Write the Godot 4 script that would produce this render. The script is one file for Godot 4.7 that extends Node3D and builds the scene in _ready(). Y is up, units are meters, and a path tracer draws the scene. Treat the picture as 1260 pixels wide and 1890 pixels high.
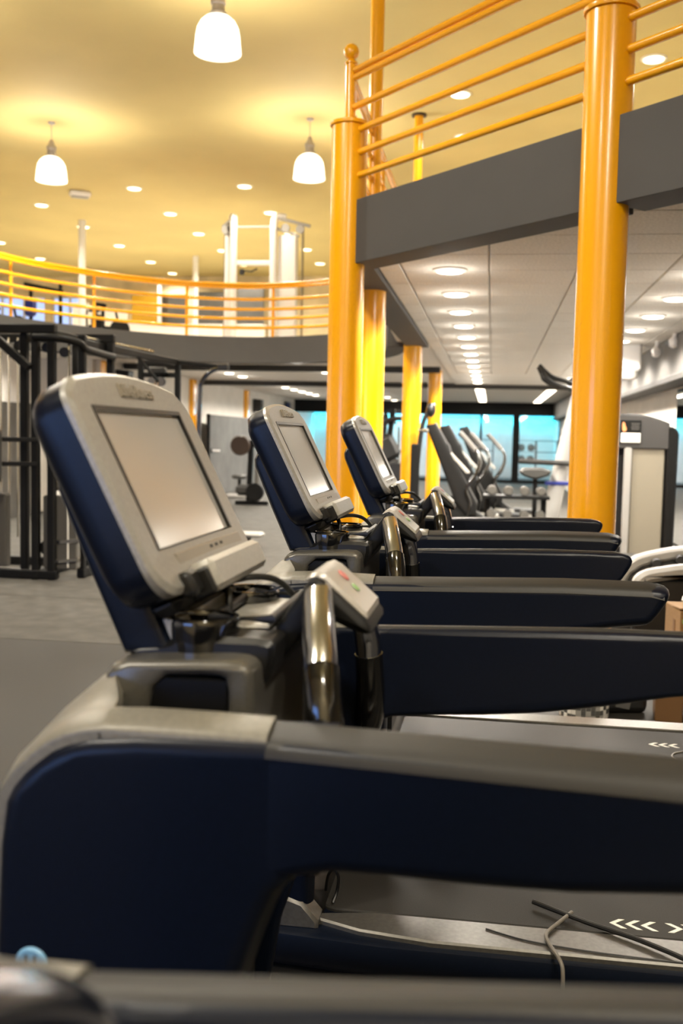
extends Node3D
# A gym hall: a row of treadmills in front, yellow columns carrying a mezzanine, machines behind.

const LOW := 17.5          # light of one downlight under the mezzanine
const SPILL := 0.13        # what that lamp spills along the ceiling
const HIGH := 7.0         # light of one downlight in the hall ceiling
const PENDANT := 4.0     # light of one pendant
const PENDANT_DOWN := 13.0 # light that leaves one pendant through its open bottom
const STRIP := 12.0
const LED := 34.0
const LED_SIDE := 5.0
const DAY := 15.0          # daylight from the window behind the camera
const EXPOSURE := 1.0

func _ready() -> void:
	var cam := Camera3D.new()
	cam.name = "camera"
	var at := CameraAttributesPhysical.new()
	at.frustum_focal_length = 34.2593
	at.frustum_focus_distance = 3.35
	at.exposure_aperture = 2.8
	cam.attributes = at
	add_child(cam)
	cam.current = true
	cam.near = 0.05
	cam.far = 200.0
	cam.fov = 54.116
	cam.transform = Transform3D(Basis(V(0.98871398, 0.02175354, -0.14822771), V(-0.03256627, 0.99695062, -0.0709147), V(0.14623307, 0.07494158, 0.98640745)), V(0, 1.68, 0))
	var we := WorldEnvironment.new()
	we.name = "environment"
	var e := Environment.new()
	e.background_mode = Environment.BG_SKY
	var sky := Sky.new()
	var sm := ProceduralSkyMaterial.new()
	sm.sky_top_color = Color(0.35, 0.5, 0.8)
	sm.sky_horizon_color = Color(0.72, 0.80, 0.95)
	sm.ground_bottom_color = Color(0.3, 0.3, 0.3)
	sm.ground_horizon_color = Color(0.6, 0.65, 0.72)
	sm.energy_multiplier = 2.0
	sky.sky_material = sm
	e.sky = sky
	e.tonemap_mode = Environment.TONE_MAPPER_LINEAR
	e.tonemap_exposure = EXPOSURE
	e.sdfgi_enabled = true
	e.ssao_enabled = true
	e.ssil_enabled = true
	we.environment = e
	add_child(we)
	var day := AreaLight3D.new()
	day.name = "window_daylight"
	day.area_size = Vector2(4.8, 2.0)
	day.light_energy = DAY
	day.light_color = Color(0.45, 0.65, 1.0)
	day.area_range = 40.0
	day.shadow_enabled = true
	add_child(day)
	day.position = V(-5.1, 1.85, 4.36)
	materials()
	treadmill_materials()
	more_materials()
	building()
	place_lights()
	columns()
	railings()
	var t1 := make_treadmill("nearest fully visible treadmill, the big tilted console at the left of the photograph", 0.17)
	t1.position = V(0, 0, -1.83)
	var t0 := make_treadmill("treadmill at the very bottom edge, only its far arm rail in view")
	t0.position = V(0.026, 0, -0.324)
	t0.rotation.y = 0.065
	var t2 := copy(t0, "middle treadmill in the row, its sharp console before the front yellow column", V(-0.035, 0, -3.43))
	var t3 := copy(t0, "farthest treadmill in the row, smallest console, beside the third yellow column", V(0.028, 0, -5.03))
	arrows(t2, 0.45, 0.335 - 0.06, 3, 3)
	arrows(t3, 0.80, -0.10, 3, 3)
	arrows(t1, 0.62, 0.2, 3, 3)
	cable_rig()
	elliptical("nearest elliptical trainer right of the third yellow column", -0.55, -17.0)
	var el := get_node("elliptical_trainer")
	copy(el, "second elliptical trainer, just behind the nearest one", V(-0.40, 0, -18.6), 0.0)
	copy(el, "third elliptical trainer, the right-hand one of the group", V(-0.10, 0, -19.9), 0.0)
	cable_machine()
	far_press()
	dumbbells()
	recumbent()
	boxes()
	left_background()
	mid_background()
	right_background()
	upstairs()
	cables()

# ---------------------------------------------------------------- mesh builder
class Shape:
	var v := PackedVector3Array()

	func tri(a: Vector3, b: Vector3, c: Vector3) -> void:
		v.append(a); v.append(b); v.append(c)

	func quad(a: Vector3, b: Vector3, c: Vector3, d: Vector3) -> void:
		tri(a, b, c); tri(a, c, d)

	func out(a: Vector3, b: Vector3, c: Vector3, o: Vector3) -> void:
		if (c - a).cross(b - a).dot((a + b + c) / 3.0 - o) > 0.0:
			tri(a, b, c)
		else:
			tri(a, c, b)

	func outq(a: Vector3, b: Vector3, c: Vector3, d: Vector3, o: Vector3) -> void:
		out(a, b, c, o); out(a, c, d, o)

	func fix(start: int) -> void:          # turns a closed piece so that its faces look outwards
		if start >= v.size():
			return
		var o: Vector3 = v[start]
		var vol := 0.0
		for i in range(start, v.size(), 3):
			vol += (v[i] - o).dot((v[i + 1] - o).cross(v[i + 2] - o))
		if vol > 0.0:
			for i in range(start, v.size(), 3):
				var t: Vector3 = v[i + 1]
				v[i + 1] = v[i + 2]
				v[i + 2] = t

	func box(c: Vector3, s: Vector3, b := 0.0, basis := Basis()) -> Shape:
		var h := s / 2.0
		b = minf(b, minf(h.x, minf(h.y, h.z)) * 0.95)
		var P := func(sx, sy, sz, ax):
			var q := Vector3(sx * (h.x - (0.0 if ax == 0 else b)), sy * (h.y - (0.0 if ax == 1 else b)), sz * (h.z - (0.0 if ax == 2 else b)))
			return c + basis * q
		for s1 in [-1, 1]:
			outq(P.call(s1, -1, -1, 0), P.call(s1, 1, -1, 0), P.call(s1, 1, 1, 0), P.call(s1, -1, 1, 0), c)
			outq(P.call(-1, s1, -1, 1), P.call(1, s1, -1, 1), P.call(1, s1, 1, 1), P.call(-1, s1, 1, 1), c)
			outq(P.call(-1, -1, s1, 2), P.call(1, -1, s1, 2), P.call(1, 1, s1, 2), P.call(-1, 1, s1, 2), c)
		if b > 0.0:
			for s1 in [-1, 1]:
				for s2 in [-1, 1]:
					outq(P.call(s1, s2, -1, 0), P.call(s1, s2, 1, 0), P.call(s1, s2, 1, 1), P.call(s1, s2, -1, 1), c)
					outq(P.call(s1, -1, s2, 0), P.call(s1, 1, s2, 0), P.call(s1, 1, s2, 2), P.call(s1, -1, s2, 2), c)
					outq(P.call(-1, s1, s2, 1), P.call(1, s1, s2, 1), P.call(1, s1, s2, 2), P.call(-1, s1, s2, 2), c)
					for s3 in [-1, 1]:
						out(P.call(s1, s2, s3, 0), P.call(s1, s2, s3, 1), P.call(s1, s2, s3, 2), c)
		return self

	func inset(p: PackedVector2Array, d: float) -> PackedVector2Array:
		var r := PackedVector2Array()
		var n := p.size()
		for i in n:
			var e0 := (p[i] - p[(i + n - 1) % n]).normalized()
			var e1 := (p[(i + 1) % n] - p[i]).normalized()
			var n0 := Vector2(-e0.y, e0.x)
			var n1 := Vector2(-e1.y, e1.x)
			var m := (n0 + n1)
			m = m / maxf(0.6, m.length_squared() / 2.0)
			r.append(p[i] + m * d)
		return r

	# extrudes an outline; layers = [[height, inset], ...]; plane 0: outline in xy, extruded along z; 1: outline in xz, along y; 2: outline in zy, along x
	func prism(poly: PackedVector2Array, layers: Array, plane := 0) -> Shape:
		var p := poly.duplicate()
		if Geometry2D.is_polygon_clockwise(p):
			p.reverse()
		# is_polygon_clockwise works with y down: make the turn plain here
		var ar := 0.0
		for i in p.size():
			ar += p[i].cross(p[(i + 1) % p.size()])
		if ar < 0.0:
			p.reverse()
		var start := v.size()
		var n := p.size()
		var T := func(q: Vector2, z: float):
			if plane == 0: return Vector3(q.x, q.y, z)
			if plane == 1: return Vector3(q.x, z, q.y)
			return Vector3(z, q.y, q.x)
		var prev := PackedVector2Array()
		for k in layers.size():
			var q := inset(p, layers[k][1])
			if k > 0:
				for i in n:
					var j := (i + 1) % n
					quad(T.call(prev[i], layers[k - 1][0]), T.call(prev[j], layers[k - 1][0]), T.call(q[j], layers[k][0]), T.call(q[i], layers[k][0]))
			if k == 0 or k == layers.size() - 1:
				var t := Geometry2D.triangulate_polygon(q)
				if t.is_empty():
					t = Geometry2D.triangulate_polygon(p)
				for i in range(0, t.size(), 3):
					var a := q[t[i]]
					var b := q[t[i + 1]]
					var c := q[t[i + 2]]
					var up := (b - a).cross(c - a) > 0.0
					if k == 0: up = not up
					if up: tri(T.call(a, layers[k][0]), T.call(b, layers[k][0]), T.call(c, layers[k][0]))
					else: tri(T.call(a, layers[k][0]), T.call(c, layers[k][0]), T.call(b, layers[k][0]))
			prev = q
		fix(start)
		return self

	func slab(poly: PackedVector2Array, z0: float, z1: float, bev := 0.0, plane := 0) -> Shape:
		if bev <= 0.0:
			return prism(poly, [[z0, 0.0], [z1, 0.0]], plane)
		return prism(poly, [[z0, bev], [z0 + bev * 0.3, bev * 0.3], [z0 + bev, 0.0], [z1 - bev, 0.0], [z1 - bev * 0.3, bev * 0.3], [z1, bev]], plane)

	func loft(rings: Array, caps := true, closed := false) -> Shape:
		var start := v.size()
		var n: int = rings[0].size()
		var m := rings.size()
		for k in (m if closed else m - 1):
			var a: PackedVector3Array = rings[k]
			var b: PackedVector3Array = rings[(k + 1) % m]
			for i in n:
				var j := (i + 1) % n
				quad(a[i], a[j], b[j], b[i])
		if caps and not closed:
			for e in [0, m - 1]:
				var a: PackedVector3Array = rings[e]
				var c := Vector3()
				for q in a: c += q
				c /= n
				for i in n:
					var j := (i + 1) % n
					if e == 0: tri(c, a[j], a[i])
					else: tri(c, a[i], a[j])
		fix(start)
		return self

	func tube(pts: Array, r, sides := 8, closed := false) -> Shape:
		var rings := []
		var n := pts.size()
		var t0: Vector3 = (pts[1] - pts[0]).normalized()
		var u := t0.cross(Vector3.UP if absf(t0.y) < 0.9 else Vector3.RIGHT).normalized()
		for i in n:
			var t: Vector3
			if closed: t = (pts[(i + 1) % n] - pts[(i + n - 1) % n]).normalized()
			elif i == 0: t = (pts[1] - pts[0]).normalized()
			elif i == n - 1: t = (pts[i] - pts[i - 1]).normalized()
			else: t = ((pts[i + 1] - pts[i]).normalized() + (pts[i] - pts[i - 1]).normalized()).normalized()
			u = (u - t * u.dot(t)).normalized()
			var w := t.cross(u)
			var rad: float = r if r is float else r[i]
			var ring := PackedVector3Array()
			for k in sides:
				var a := TAU * k / sides
				ring.append(pts[i] + (u * cos(a) + w * sin(a)) * rad)
			rings.append(ring)
		return loft(rings, true, closed)

	func rod(a: Vector3, b: Vector3, r: float, sides := 10) -> Shape:
		return tube([a, b], r, sides)

	func lathe(profile: Array, segs := 24, xf := Transform3D()) -> Shape:
		var rings := []
		for p in profile:
			var ring := PackedVector3Array()
			for k in segs:
				var a := TAU * k / segs
				ring.append(xf * Vector3(cos(a) * maxf(p.x, 1e-4), p.y, sin(a) * maxf(p.x, 1e-4)))
			rings.append(ring)
		return loft(rings, true)

	func ball(c: Vector3, r: float, segs := 16, flat := 1.0) -> Shape:
		var prof := []
		for i in 9:
			var a := -PI / 2 + PI * i / 8.0
			prof.append(Vector2(cos(a) * r, sin(a) * r * flat))
		return lathe(prof, segs, Transform3D(Basis(), c))

	func beam(a: Vector3, b: Vector3, w: float, h: float, bev := 0.004, up := Vector3.UP) -> Shape:   # a square bar from a to b
		var z := (b - a).normalized()
		if absf(z.dot(up)) > 0.98: up = Vector3.FORWARD
		var x := up.cross(z).normalized()
		var y := z.cross(x)
		return box((a + b) / 2.0, Vector3(w, h, (b - a).length()), bev, Basis(x, y, z))

	func mesh(crease := 38.0) -> ArrayMesh:
		var n := v.size()
		var fn := PackedVector3Array()
		fn.resize(n / 3)
		var at := {}
		var keys := PackedInt64Array()
		keys.resize(n)
		for i in range(0, n, 3):
			var c := (v[i + 2] - v[i]).cross(v[i + 1] - v[i])
			fn[i / 3] = c
			for k in 3:
				var p := v[i + k]
				var key := (int(round(p.x * 10000.0)) * 73856093) ^ (int(round(p.y * 10000.0)) * 19349663) ^ (int(round(p.z * 10000.0)) * 83492791)
				keys[i + k] = key
				if at.has(key): at[key].append(i / 3)
				else: at[key] = [i / 3]
		var lim := cos(deg_to_rad(crease))
		var nn := PackedVector3Array()
		nn.resize(n)
		for i in n:
			var f := fn[i / 3]
			var fu := f.normalized()
			var s := Vector3()
			for g in at[keys[i]]:
				var h: Vector3 = fn[g]
				if h.normalized().dot(fu) >= lim: s += h
			nn[i] = s.normalized() if s.length_squared() > 1e-20 else (fu if fu != Vector3() else Vector3.UP)
		var arr := []
		arr.resize(Mesh.ARRAY_MAX)
		arr[Mesh.ARRAY_VERTEX] = v
		arr[Mesh.ARRAY_NORMAL] = nn
		var m := ArrayMesh.new()
		m.add_surface_from_arrays(Mesh.PRIMITIVE_TRIANGLES, arr)
		return m


func S() -> Shape:
	return Shape.new()

func V(x: float, y: float, z: float) -> Vector3:
	return Vector3(x, y, z)

func pv(a: Array) -> PackedVector2Array:
	var r := PackedVector2Array()
	for i in range(0, a.size(), 2):
		r.append(Vector2(a[i], a[i + 1]))
	return r

func smooth(pts: Array, steps := 6) -> Array:        # Catmull-Rom through the points
	var r := []
	for i in pts.size() - 1:
		var p0: Vector3 = pts[maxi(i - 1, 0)]
		var p3: Vector3 = pts[mini(i + 2, pts.size() - 1)]
		for k in steps:
			r.append(pts[i].cubic_interpolate(pts[i + 1], p0, p3, float(k) / steps))
	r.append(pts[-1])
	return r

func smooth2(p: PackedVector2Array, times := 1) -> PackedVector2Array:   # Chaikin corner cutting, closed
	for t in times:
		var r := PackedVector2Array()
		for i in p.size():
			var a := p[i]
			var b := p[(i + 1) % p.size()]
			if a.distance_to(b) < 0.012:
				r.append(a.lerp(b, 0.5))
				continue
			var c := minf(0.25, 0.02 / a.distance_to(b))
			r.append(a.lerp(b, c)); r.append(a.lerp(b, 1.0 - c))
		p = r
	return p

# ---------------------------------------------------------------- nodes
func put(sh: Shape, called: String, m: Material, parent: Node = self, crease := 38.0) -> MeshInstance3D:
	var o := MeshInstance3D.new()
	o.name = called
	o.mesh = sh.mesh(crease)
	o.material_override = m
	parent.add_child(o, true)
	return o

func tag(o: Node, label: String, category: String, group := "") -> Node:
	o.set_meta("label", label)
	o.set_meta("category", category)
	if group: o.set_meta("group", group)
	return o

func thing(called: String, label: String, category: String, at := Vector3(), turn := 0.0, group := "") -> Node3D:
	var o := Node3D.new()
	o.name = called
	add_child(o, true)
	o.position = at
	o.rotation.y = turn
	tag(o, label, category, group)
	return o

func copy(o: Node3D, label: String, at: Vector3, turn := 0.0, group := "") -> Node3D:
	var c: Node3D = o.duplicate()
	c.name = counterless(o.name)
	add_child(c, true)
	c.position = at
	c.rotation.y = turn
	c.set_meta("label", label)
	if group: c.set_meta("group", group)
	return c

func counterless(s: String) -> String:
	while s.length() > 1 and s[-1] in "0123456789": s = s.left(-1)
	return s

func struct(sh: Shape, called: String, m: Material, crease := 38.0, parent: Node = self) -> MeshInstance3D:
	var o := put(sh, called, m, parent, crease)
	if parent == self: o.set_meta("kind", "structure")
	return o

# ---------------------------------------------------------------- materials
func M(called: String, col: Color, rough := 0.5, metal := 0.0, spec := 0.5) -> StandardMaterial3D:
	var m := StandardMaterial3D.new()
	m.resource_name = called
	m.albedo_color = col
	m.roughness = rough
	m.metallic = metal
	m.metallic_specular = spec
	return m

func noise_tex(freq: float, dark: float, light: float, sd: int, size := 256, oct := 4) -> NoiseTexture2D:
	var n := FastNoiseLite.new()
	n.seed = sd
	n.frequency = freq
	n.fractal_octaves = oct
	var t := NoiseTexture2D.new()
	t.width = size; t.height = size
	t.seamless = true
	t.noise = n
	var g := Gradient.new()
	g.set_color(0, Color(dark, dark, dark)); g.set_color(1, Color(light, light, light))
	t.color_ramp = g
	return t

func grain(m: StandardMaterial3D, tex: Texture2D, scale: float, bump := 0.0, bump_tex: Texture2D = null) -> StandardMaterial3D:
	m.albedo_texture = tex
	m.uv1_triplanar = true
	m.uv1_world_triplanar = true
	m.uv1_scale = Vector3.ONE * scale
	if bump > 0.0:
		m.heightmap_enabled = true
		m.heightmap_texture = bump_tex if bump_tex else tex
		m.heightmap_scale = bump
	return m

func glow(called: String, col: Color, e: float) -> StandardMaterial3D:
	var m := M(called, Color(0.9, 0.9, 0.9), 0.5)
	m.emission_enabled = true
	m.emission = col
	m.emission_energy_multiplier = e
	return m

var m_yellow; var m_fascia; var m_tile; var m_ceil; var m_wall; var m_dado; var m_floor; var m_floor2; var m_lens; var m_lens_up
var m_trim; var m_shade; var m_cap; var m_navy; var m_navy2; var m_black; var m_rubber; var m_silver; var m_bezel; var m_beige; var m_screen; var m_screen_face
var m_chrome; var m_belt; var m_alloy; var m_white; var m_grey; var m_pad; var m_steel; var m_card; var m_led; var m_glass; var m_cable; var m_panel
var m_red; var m_green; var m_badge; var m_frame; var m_upfloor; var m_lightgrey; var m_cream; var m_blue; var m_stack; var m_mirror; var m_print

func materials() -> void:
	var fine := noise_tex(0.09, 0.86, 1.0, 3)
	var broad := noise_tex(0.012, 0.82, 1.0, 5, 256, 5)
	var speck := noise_tex(0.35, 0.70, 1.0, 7, 256, 3)
	m_yellow = M("yellow_paint", Color(0.93, 0.645, 0.015), 0.27)
	m_yellow.clearcoat_enabled = true; m_yellow.clearcoat = 0.5; m_yellow.clearcoat_roughness = 0.12
	m_fascia = grain(M("grey_fascia_paint", Color(0.25, 0.243, 0.235), 0.75), noise_tex(0.03, 0.95, 1.0, 9), 0.3)
	m_tile = grain(M("ceiling_tile", Color(0.93, 0.91, 0.88), 0.9), fine, 1.5)
	m_ceil = grain(M("ochre_ceiling_paint", Color(0.82, 0.745, 0.50), 0.85), noise_tex(0.01, 0.93, 1.0, 8), 0.12)
	m_wall = grain(M("white_wall_paint", Color(0.90, 0.88, 0.85), 0.85), noise_tex(0.02, 0.94, 1.0, 13), 0.3)
	m_cream = grain(M("cream_wall_paint", Color(0.93, 0.86, 0.70), 0.85), broad, 0.3)
	m_dado = grain(M("grey_wall_panel", Color(0.36, 0.352, 0.34), 0.7), broad, 0.4)
	m_floor = grain(M("grey_rubber_floor", Color(0.30, 0.29, 0.272), 0.75, 0.0, 0.3), noise_tex(0.02, 0.80, 1.0, 11, 512, 6), 0.35, 0.05, speck)
	m_floor2 = grain(M("speckled_rubber_mat", Color(0.225, 0.217, 0.205), 0.7, 0.0, 0.35), speck, 2.0, 0.05)
	m_upfloor = grain(M("upper_floor_vinyl", Color(0.55, 0.5, 0.42), 0.5), broad, 0.5)
	m_lens = glow("lamp_glow", Color(1.0, 0.93, 0.82), 7.0)
	m_lens_up = glow("lamp_glow_upper", Color(1.0, 0.89, 0.70), 5.0)
	m_trim = M("lamp_trim", Color(0.88, 0.86, 0.82), 0.5)
	m_shade = glow("opal_lamp_shade", Color(1.0, 0.94, 0.84), 2.6)
	m_cap = M("grey_lamp_cap", Color(0.62, 0.60, 0.60), 0.4, 0.6)
	m_navy = grain(M("navy_plastic", Color(0.042, 0.066, 0.12), 0.32, 0.0, 0.34), fine, 3.0, 0.004, speck)
	m_navy2 = grain(M("navy_plastic_side", Color(0.055, 0.08, 0.13), 0.34, 0.0, 0.36), fine, 3.0, 0.004, speck)
	m_black = M("black_plastic", Color(0.04, 0.04, 0.043), 0.42)
	m_rubber = M("black_rubber", Color(0.06, 0.058, 0.055), 0.7)
	m_silver = grain(M("silver_plastic", Color(0.66, 0.65, 0.62), 0.38, 0.25), fine, 4.0)
	m_bezel = grain(M("silver_bezel", Color(0.61, 0.60, 0.575), 0.36, 0.3), fine, 4.0)
	m_beige = grain(M("taupe_casing", Color(0.46, 0.445, 0.405), 0.42, 0.1), fine, 3.0, 0.006, speck)
	m_screen = M("dark_screen_rim", Color(0.03, 0.03, 0.035), 0.3)
	m_screen_face = M("matte_screen", Color(0.66, 0.655, 0.645), 0.16, 0.2, 0.9)
	m_chrome = M("chrome", Color(0.80, 0.81, 0.85), 0.16, 1.0)
	m_belt = grain(M("running_belt", Color(0.21, 0.202, 0.19), 0.7, 0.0, 0.35), speck, 3.0, 0.02)
	m_alloy = grain(M("brushed_alloy", Color(0.40, 0.39, 0.37), 0.40, 0.6), fine, 2.0)
	m_white = M("white_enamel", Color(0.86, 0.85, 0.84), 0.4)
	m_grey = M("grey_enamel", Color(0.22, 0.215, 0.21), 0.55, 0.0, 0.35)
	m_lightgrey = M("pale_grey_plastic", Color(0.60, 0.59, 0.57), 0.45)
	m_pad = grain(M("dark_upholstery", Color(0.20, 0.195, 0.18), 0.6), fine, 4.0)
	m_steel = M("steel_rod", Color(0.7, 0.69, 0.67), 0.2, 1.0)
	m_card = grain(M("cardboard", Color(0.52, 0.39, 0.22), 0.85), fine, 2.0)
	m_led = glow("cyan_led_light", Color(0.10, 0.86, 1.0), 2.0)
	m_glass = M("window_glass", Color(0.9, 0.95, 1.0, 0.06), 0.02)
	m_glass.transparency = BaseMaterial3D.TRANSPARENCY_ALPHA
	m_cable = M("grey_cable", Color(0.45, 0.43, 0.40), 0.45)
	m_panel = M("key_panel", Color(0.62, 0.60, 0.57), 0.3, 0.2)
	m_red = M("red_print", Color(0.72, 0.40, 0.37), 0.4)
	m_green = M("green_print", Color(0.48, 0.62, 0.36), 0.4)
	m_badge = M("pale_blue_badge", Color(0.42, 0.60, 0.72), 0.4)
	m_frame = grain(M("black_steel_frame", Color(0.048, 0.046, 0.044), 0.5, 0.0, 0.3), fine, 3.0)
	m_blue = M("blue_paint", Color(0.08, 0.13, 0.42), 0.4)
	m_stack = M("weight_plate_grey", Color(0.30, 0.29, 0.272), 0.75, 0.0, 0.3)
	m_mirror = M("mirror", Color(0.85, 0.86, 0.86), 0.02, 1.0)
	m_print = M("white_print", Color(0.85, 0.84, 0.80), 0.6)

# ---------------------------------------------------------------- lamps
func spot(parent: Node, at: Vector3, e: float, col: Color, size: float, angle := 78.0) -> void:
	var l := SpotLight3D.new()
	l.name = "lamp"
	l.light_energy = e
	l.light_color = col
	l.light_size = size
	l.spot_angle = angle
	l.spot_angle_attenuation = 0.5
	l.spot_range = 40.0
	l.spot_attenuation = 2.0
	l.shadow_enabled = true
	parent.add_child(l, true)
	l.position = at
	l.rotation.x = -PI / 2

func make_downlight(label: String, group: String, at: Vector3, r: float, e: float, col: Color, lens: Material, spill := 0.0) -> Node3D:
	var t := thing("downlight", label, "ceiling light", at, 0.0, group)
	put(S().lathe([Vector2(r + 0.03, 0.0), Vector2(r + 0.032, -0.008), Vector2(r + 0.02, -0.016), Vector2(r, -0.016), Vector2(r - 0.004, -0.006), Vector2(r - 0.004, 0.0)], 28), "trim_ring", m_trim, t)
	put(S().lathe([Vector2(r - 0.004, -0.001), Vector2(r - 0.004, -0.018), Vector2(r * 0.94, -0.026), Vector2(r * 0.6, -0.033), Vector2(0.0, -0.035)], 28), "lens", lens, t)
	spot(t, Vector3(0, -0.05, 0), e, col, r)
	if spill > 0.0:                                 # the domed lens also spills light sideways along the ceiling
		var o := OmniLight3D.new()
		o.name = "lamp_spill"
		o.light_energy = spill
		o.light_color = col
		o.light_size = r * 0.8
		o.omni_range = 40.0
		o.omni_attenuation = 2.0
		o.shadow_enabled = true
		t.add_child(o, true)
		o.position = Vector3(0, -0.13, 0)
	return t

func make_pendant(label: String, at: Vector3) -> Node3D:       # at: the ceiling point it hangs from
	var t := thing("pendant_lamp", label, "pendant lamp", at, 0.0, "pendant lamps over the hall")
	put(S().lathe([Vector2(0.0, 0.0), Vector2(0.055, 0.0), Vector2(0.05, -0.025), Vector2(0.0, -0.03)], 16), "ceiling_rose", m_cap, t)
	put(S().rod(V(0, -0.02, 0), V(0, -0.30, 0), 0.007, 6), "cord", m_cap, t)
	put(S().lathe([Vector2(0.0, -0.265), Vector2(0.03, -0.275), Vector2(0.05, -0.345), Vector2(0.075, -0.375), Vector2(0.078, -0.415), Vector2(0.066, -0.425), Vector2(0.068, -0.485), Vector2(0.09, -0.505), Vector2(0.09, -0.540), Vector2(0.0, -0.545)], 20), "lamp_holder", m_cap, t)
	var prof := [Vector2(0.0, -0.520), Vector2(0.07, -0.525), Vector2(0.13, -0.550), Vector2(0.18, -0.595), Vector2(0.212, -0.655), Vector2(0.228, -0.735), Vector2(0.236, -0.825), Vector2(0.241, -0.870), Vector2(0.243, -0.890), Vector2(0.244, -0.905), Vector2(0.232, -0.905), Vector2(0.0, -0.897)]
	put(S().lathe(prof, 32), "glass_shade", m_shade, t)
	var l := OmniLight3D.new()
	l.name = "lamp"
	l.light_energy = PENDANT
	l.light_color = Color(1.0, 0.965, 0.90)
	l.light_size = 0.2
	l.omni_range = 40.0
	l.omni_attenuation = 2.0
	l.shadow_enabled = true
	t.add_child(l, true)
	l.position = Vector3(0, -0.735, 0)
	spot(t, Vector3(0, -0.93, 0), PENDANT_DOWN, Color(1.0, 0.965, 0.90), 0.2, 80.0)
	return t

# ---------------------------------------------------------------- treadmill
# Own axes: x towards the runner, y up, z 0 in the middle of the machine, +z the side towards the camera.
const FC := Vector3(-0.609, 1.600, 0.0)          # middle of the screen
const FU := Vector3(0.444, -0.896, 0.0)          # down the face
const FN := Vector3(0.896, 0.444, 0.0)           # out of the face

func face(s: float, z: float, n: float) -> Vector3:
	return FC + FU * s + FN * n + Vector3(0, 0, z)

func console_outline(grow: float) -> Array:        # points [s, z] round the console, seen from the runner
	var r := []
	var w := 0.313 + grow
	var cr := 0.06
	for i in 17:                                   # domed top
		var z := -w + 0.05 + (2.0 * w - 0.1) * i / 16.0
		r.append(Vector2(-0.176 - grow - 0.03 * (1.0 - pow(z / w, 2.0)), z))
	for i in range(1, 5):
		var a := PI / 2 * i / 4.0
		r.append(Vector2(-0.176 - grow + 0.045 * (1.0 - cos(a)), w - 0.05 + 0.05 * sin(a)))
	for i in range(1, 5):
		r.append(Vector2(-0.13 + 0.27 * i / 5.0, w - 0.004 * i / 5.0))
	for i in 6:
		var a := PI / 2 * i / 5.0
		r.append(Vector2(0.212 + grow - cr + cr * sin(a), w - 0.005 - cr + cr * cos(a)))
	for i in range(1, 8):
		r.append(Vector2(0.212 + grow + 0.008 * sin(PI * i / 8.0), (w - 0.065) * (1.0 - i / 4.0)))
	for i in 6:
		var a := PI / 2 * (1.0 - i / 5.0)
		r.append(Vector2(0.212 + grow - cr + cr * sin(a), -(w - 0.005 - cr + cr * cos(a))))
	for i in range(4, 0, -1):
		r.append(Vector2(-0.13 + 0.27 * i / 5.0, -(w - 0.004 * i / 5.0)))
	for i in range(4, 0, -1):
		var a := PI / 2 * i / 4.0
		r.append(Vector2(-0.176 - grow + 0.045 * (1.0 - cos(a)), -(w - 0.05 + 0.05 * sin(a))))
	return r

func face_ring(o: Array, n: float, ds := 0.0, bend := 0.0) -> PackedVector3Array:
	var r := PackedVector3Array()
	for p in o:
		r.append(face(p.x + ds, p.y, n + (bend * pow(maxf(0.0, p.x - 0.12) / 0.1, 2.0))))
	return r

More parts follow.
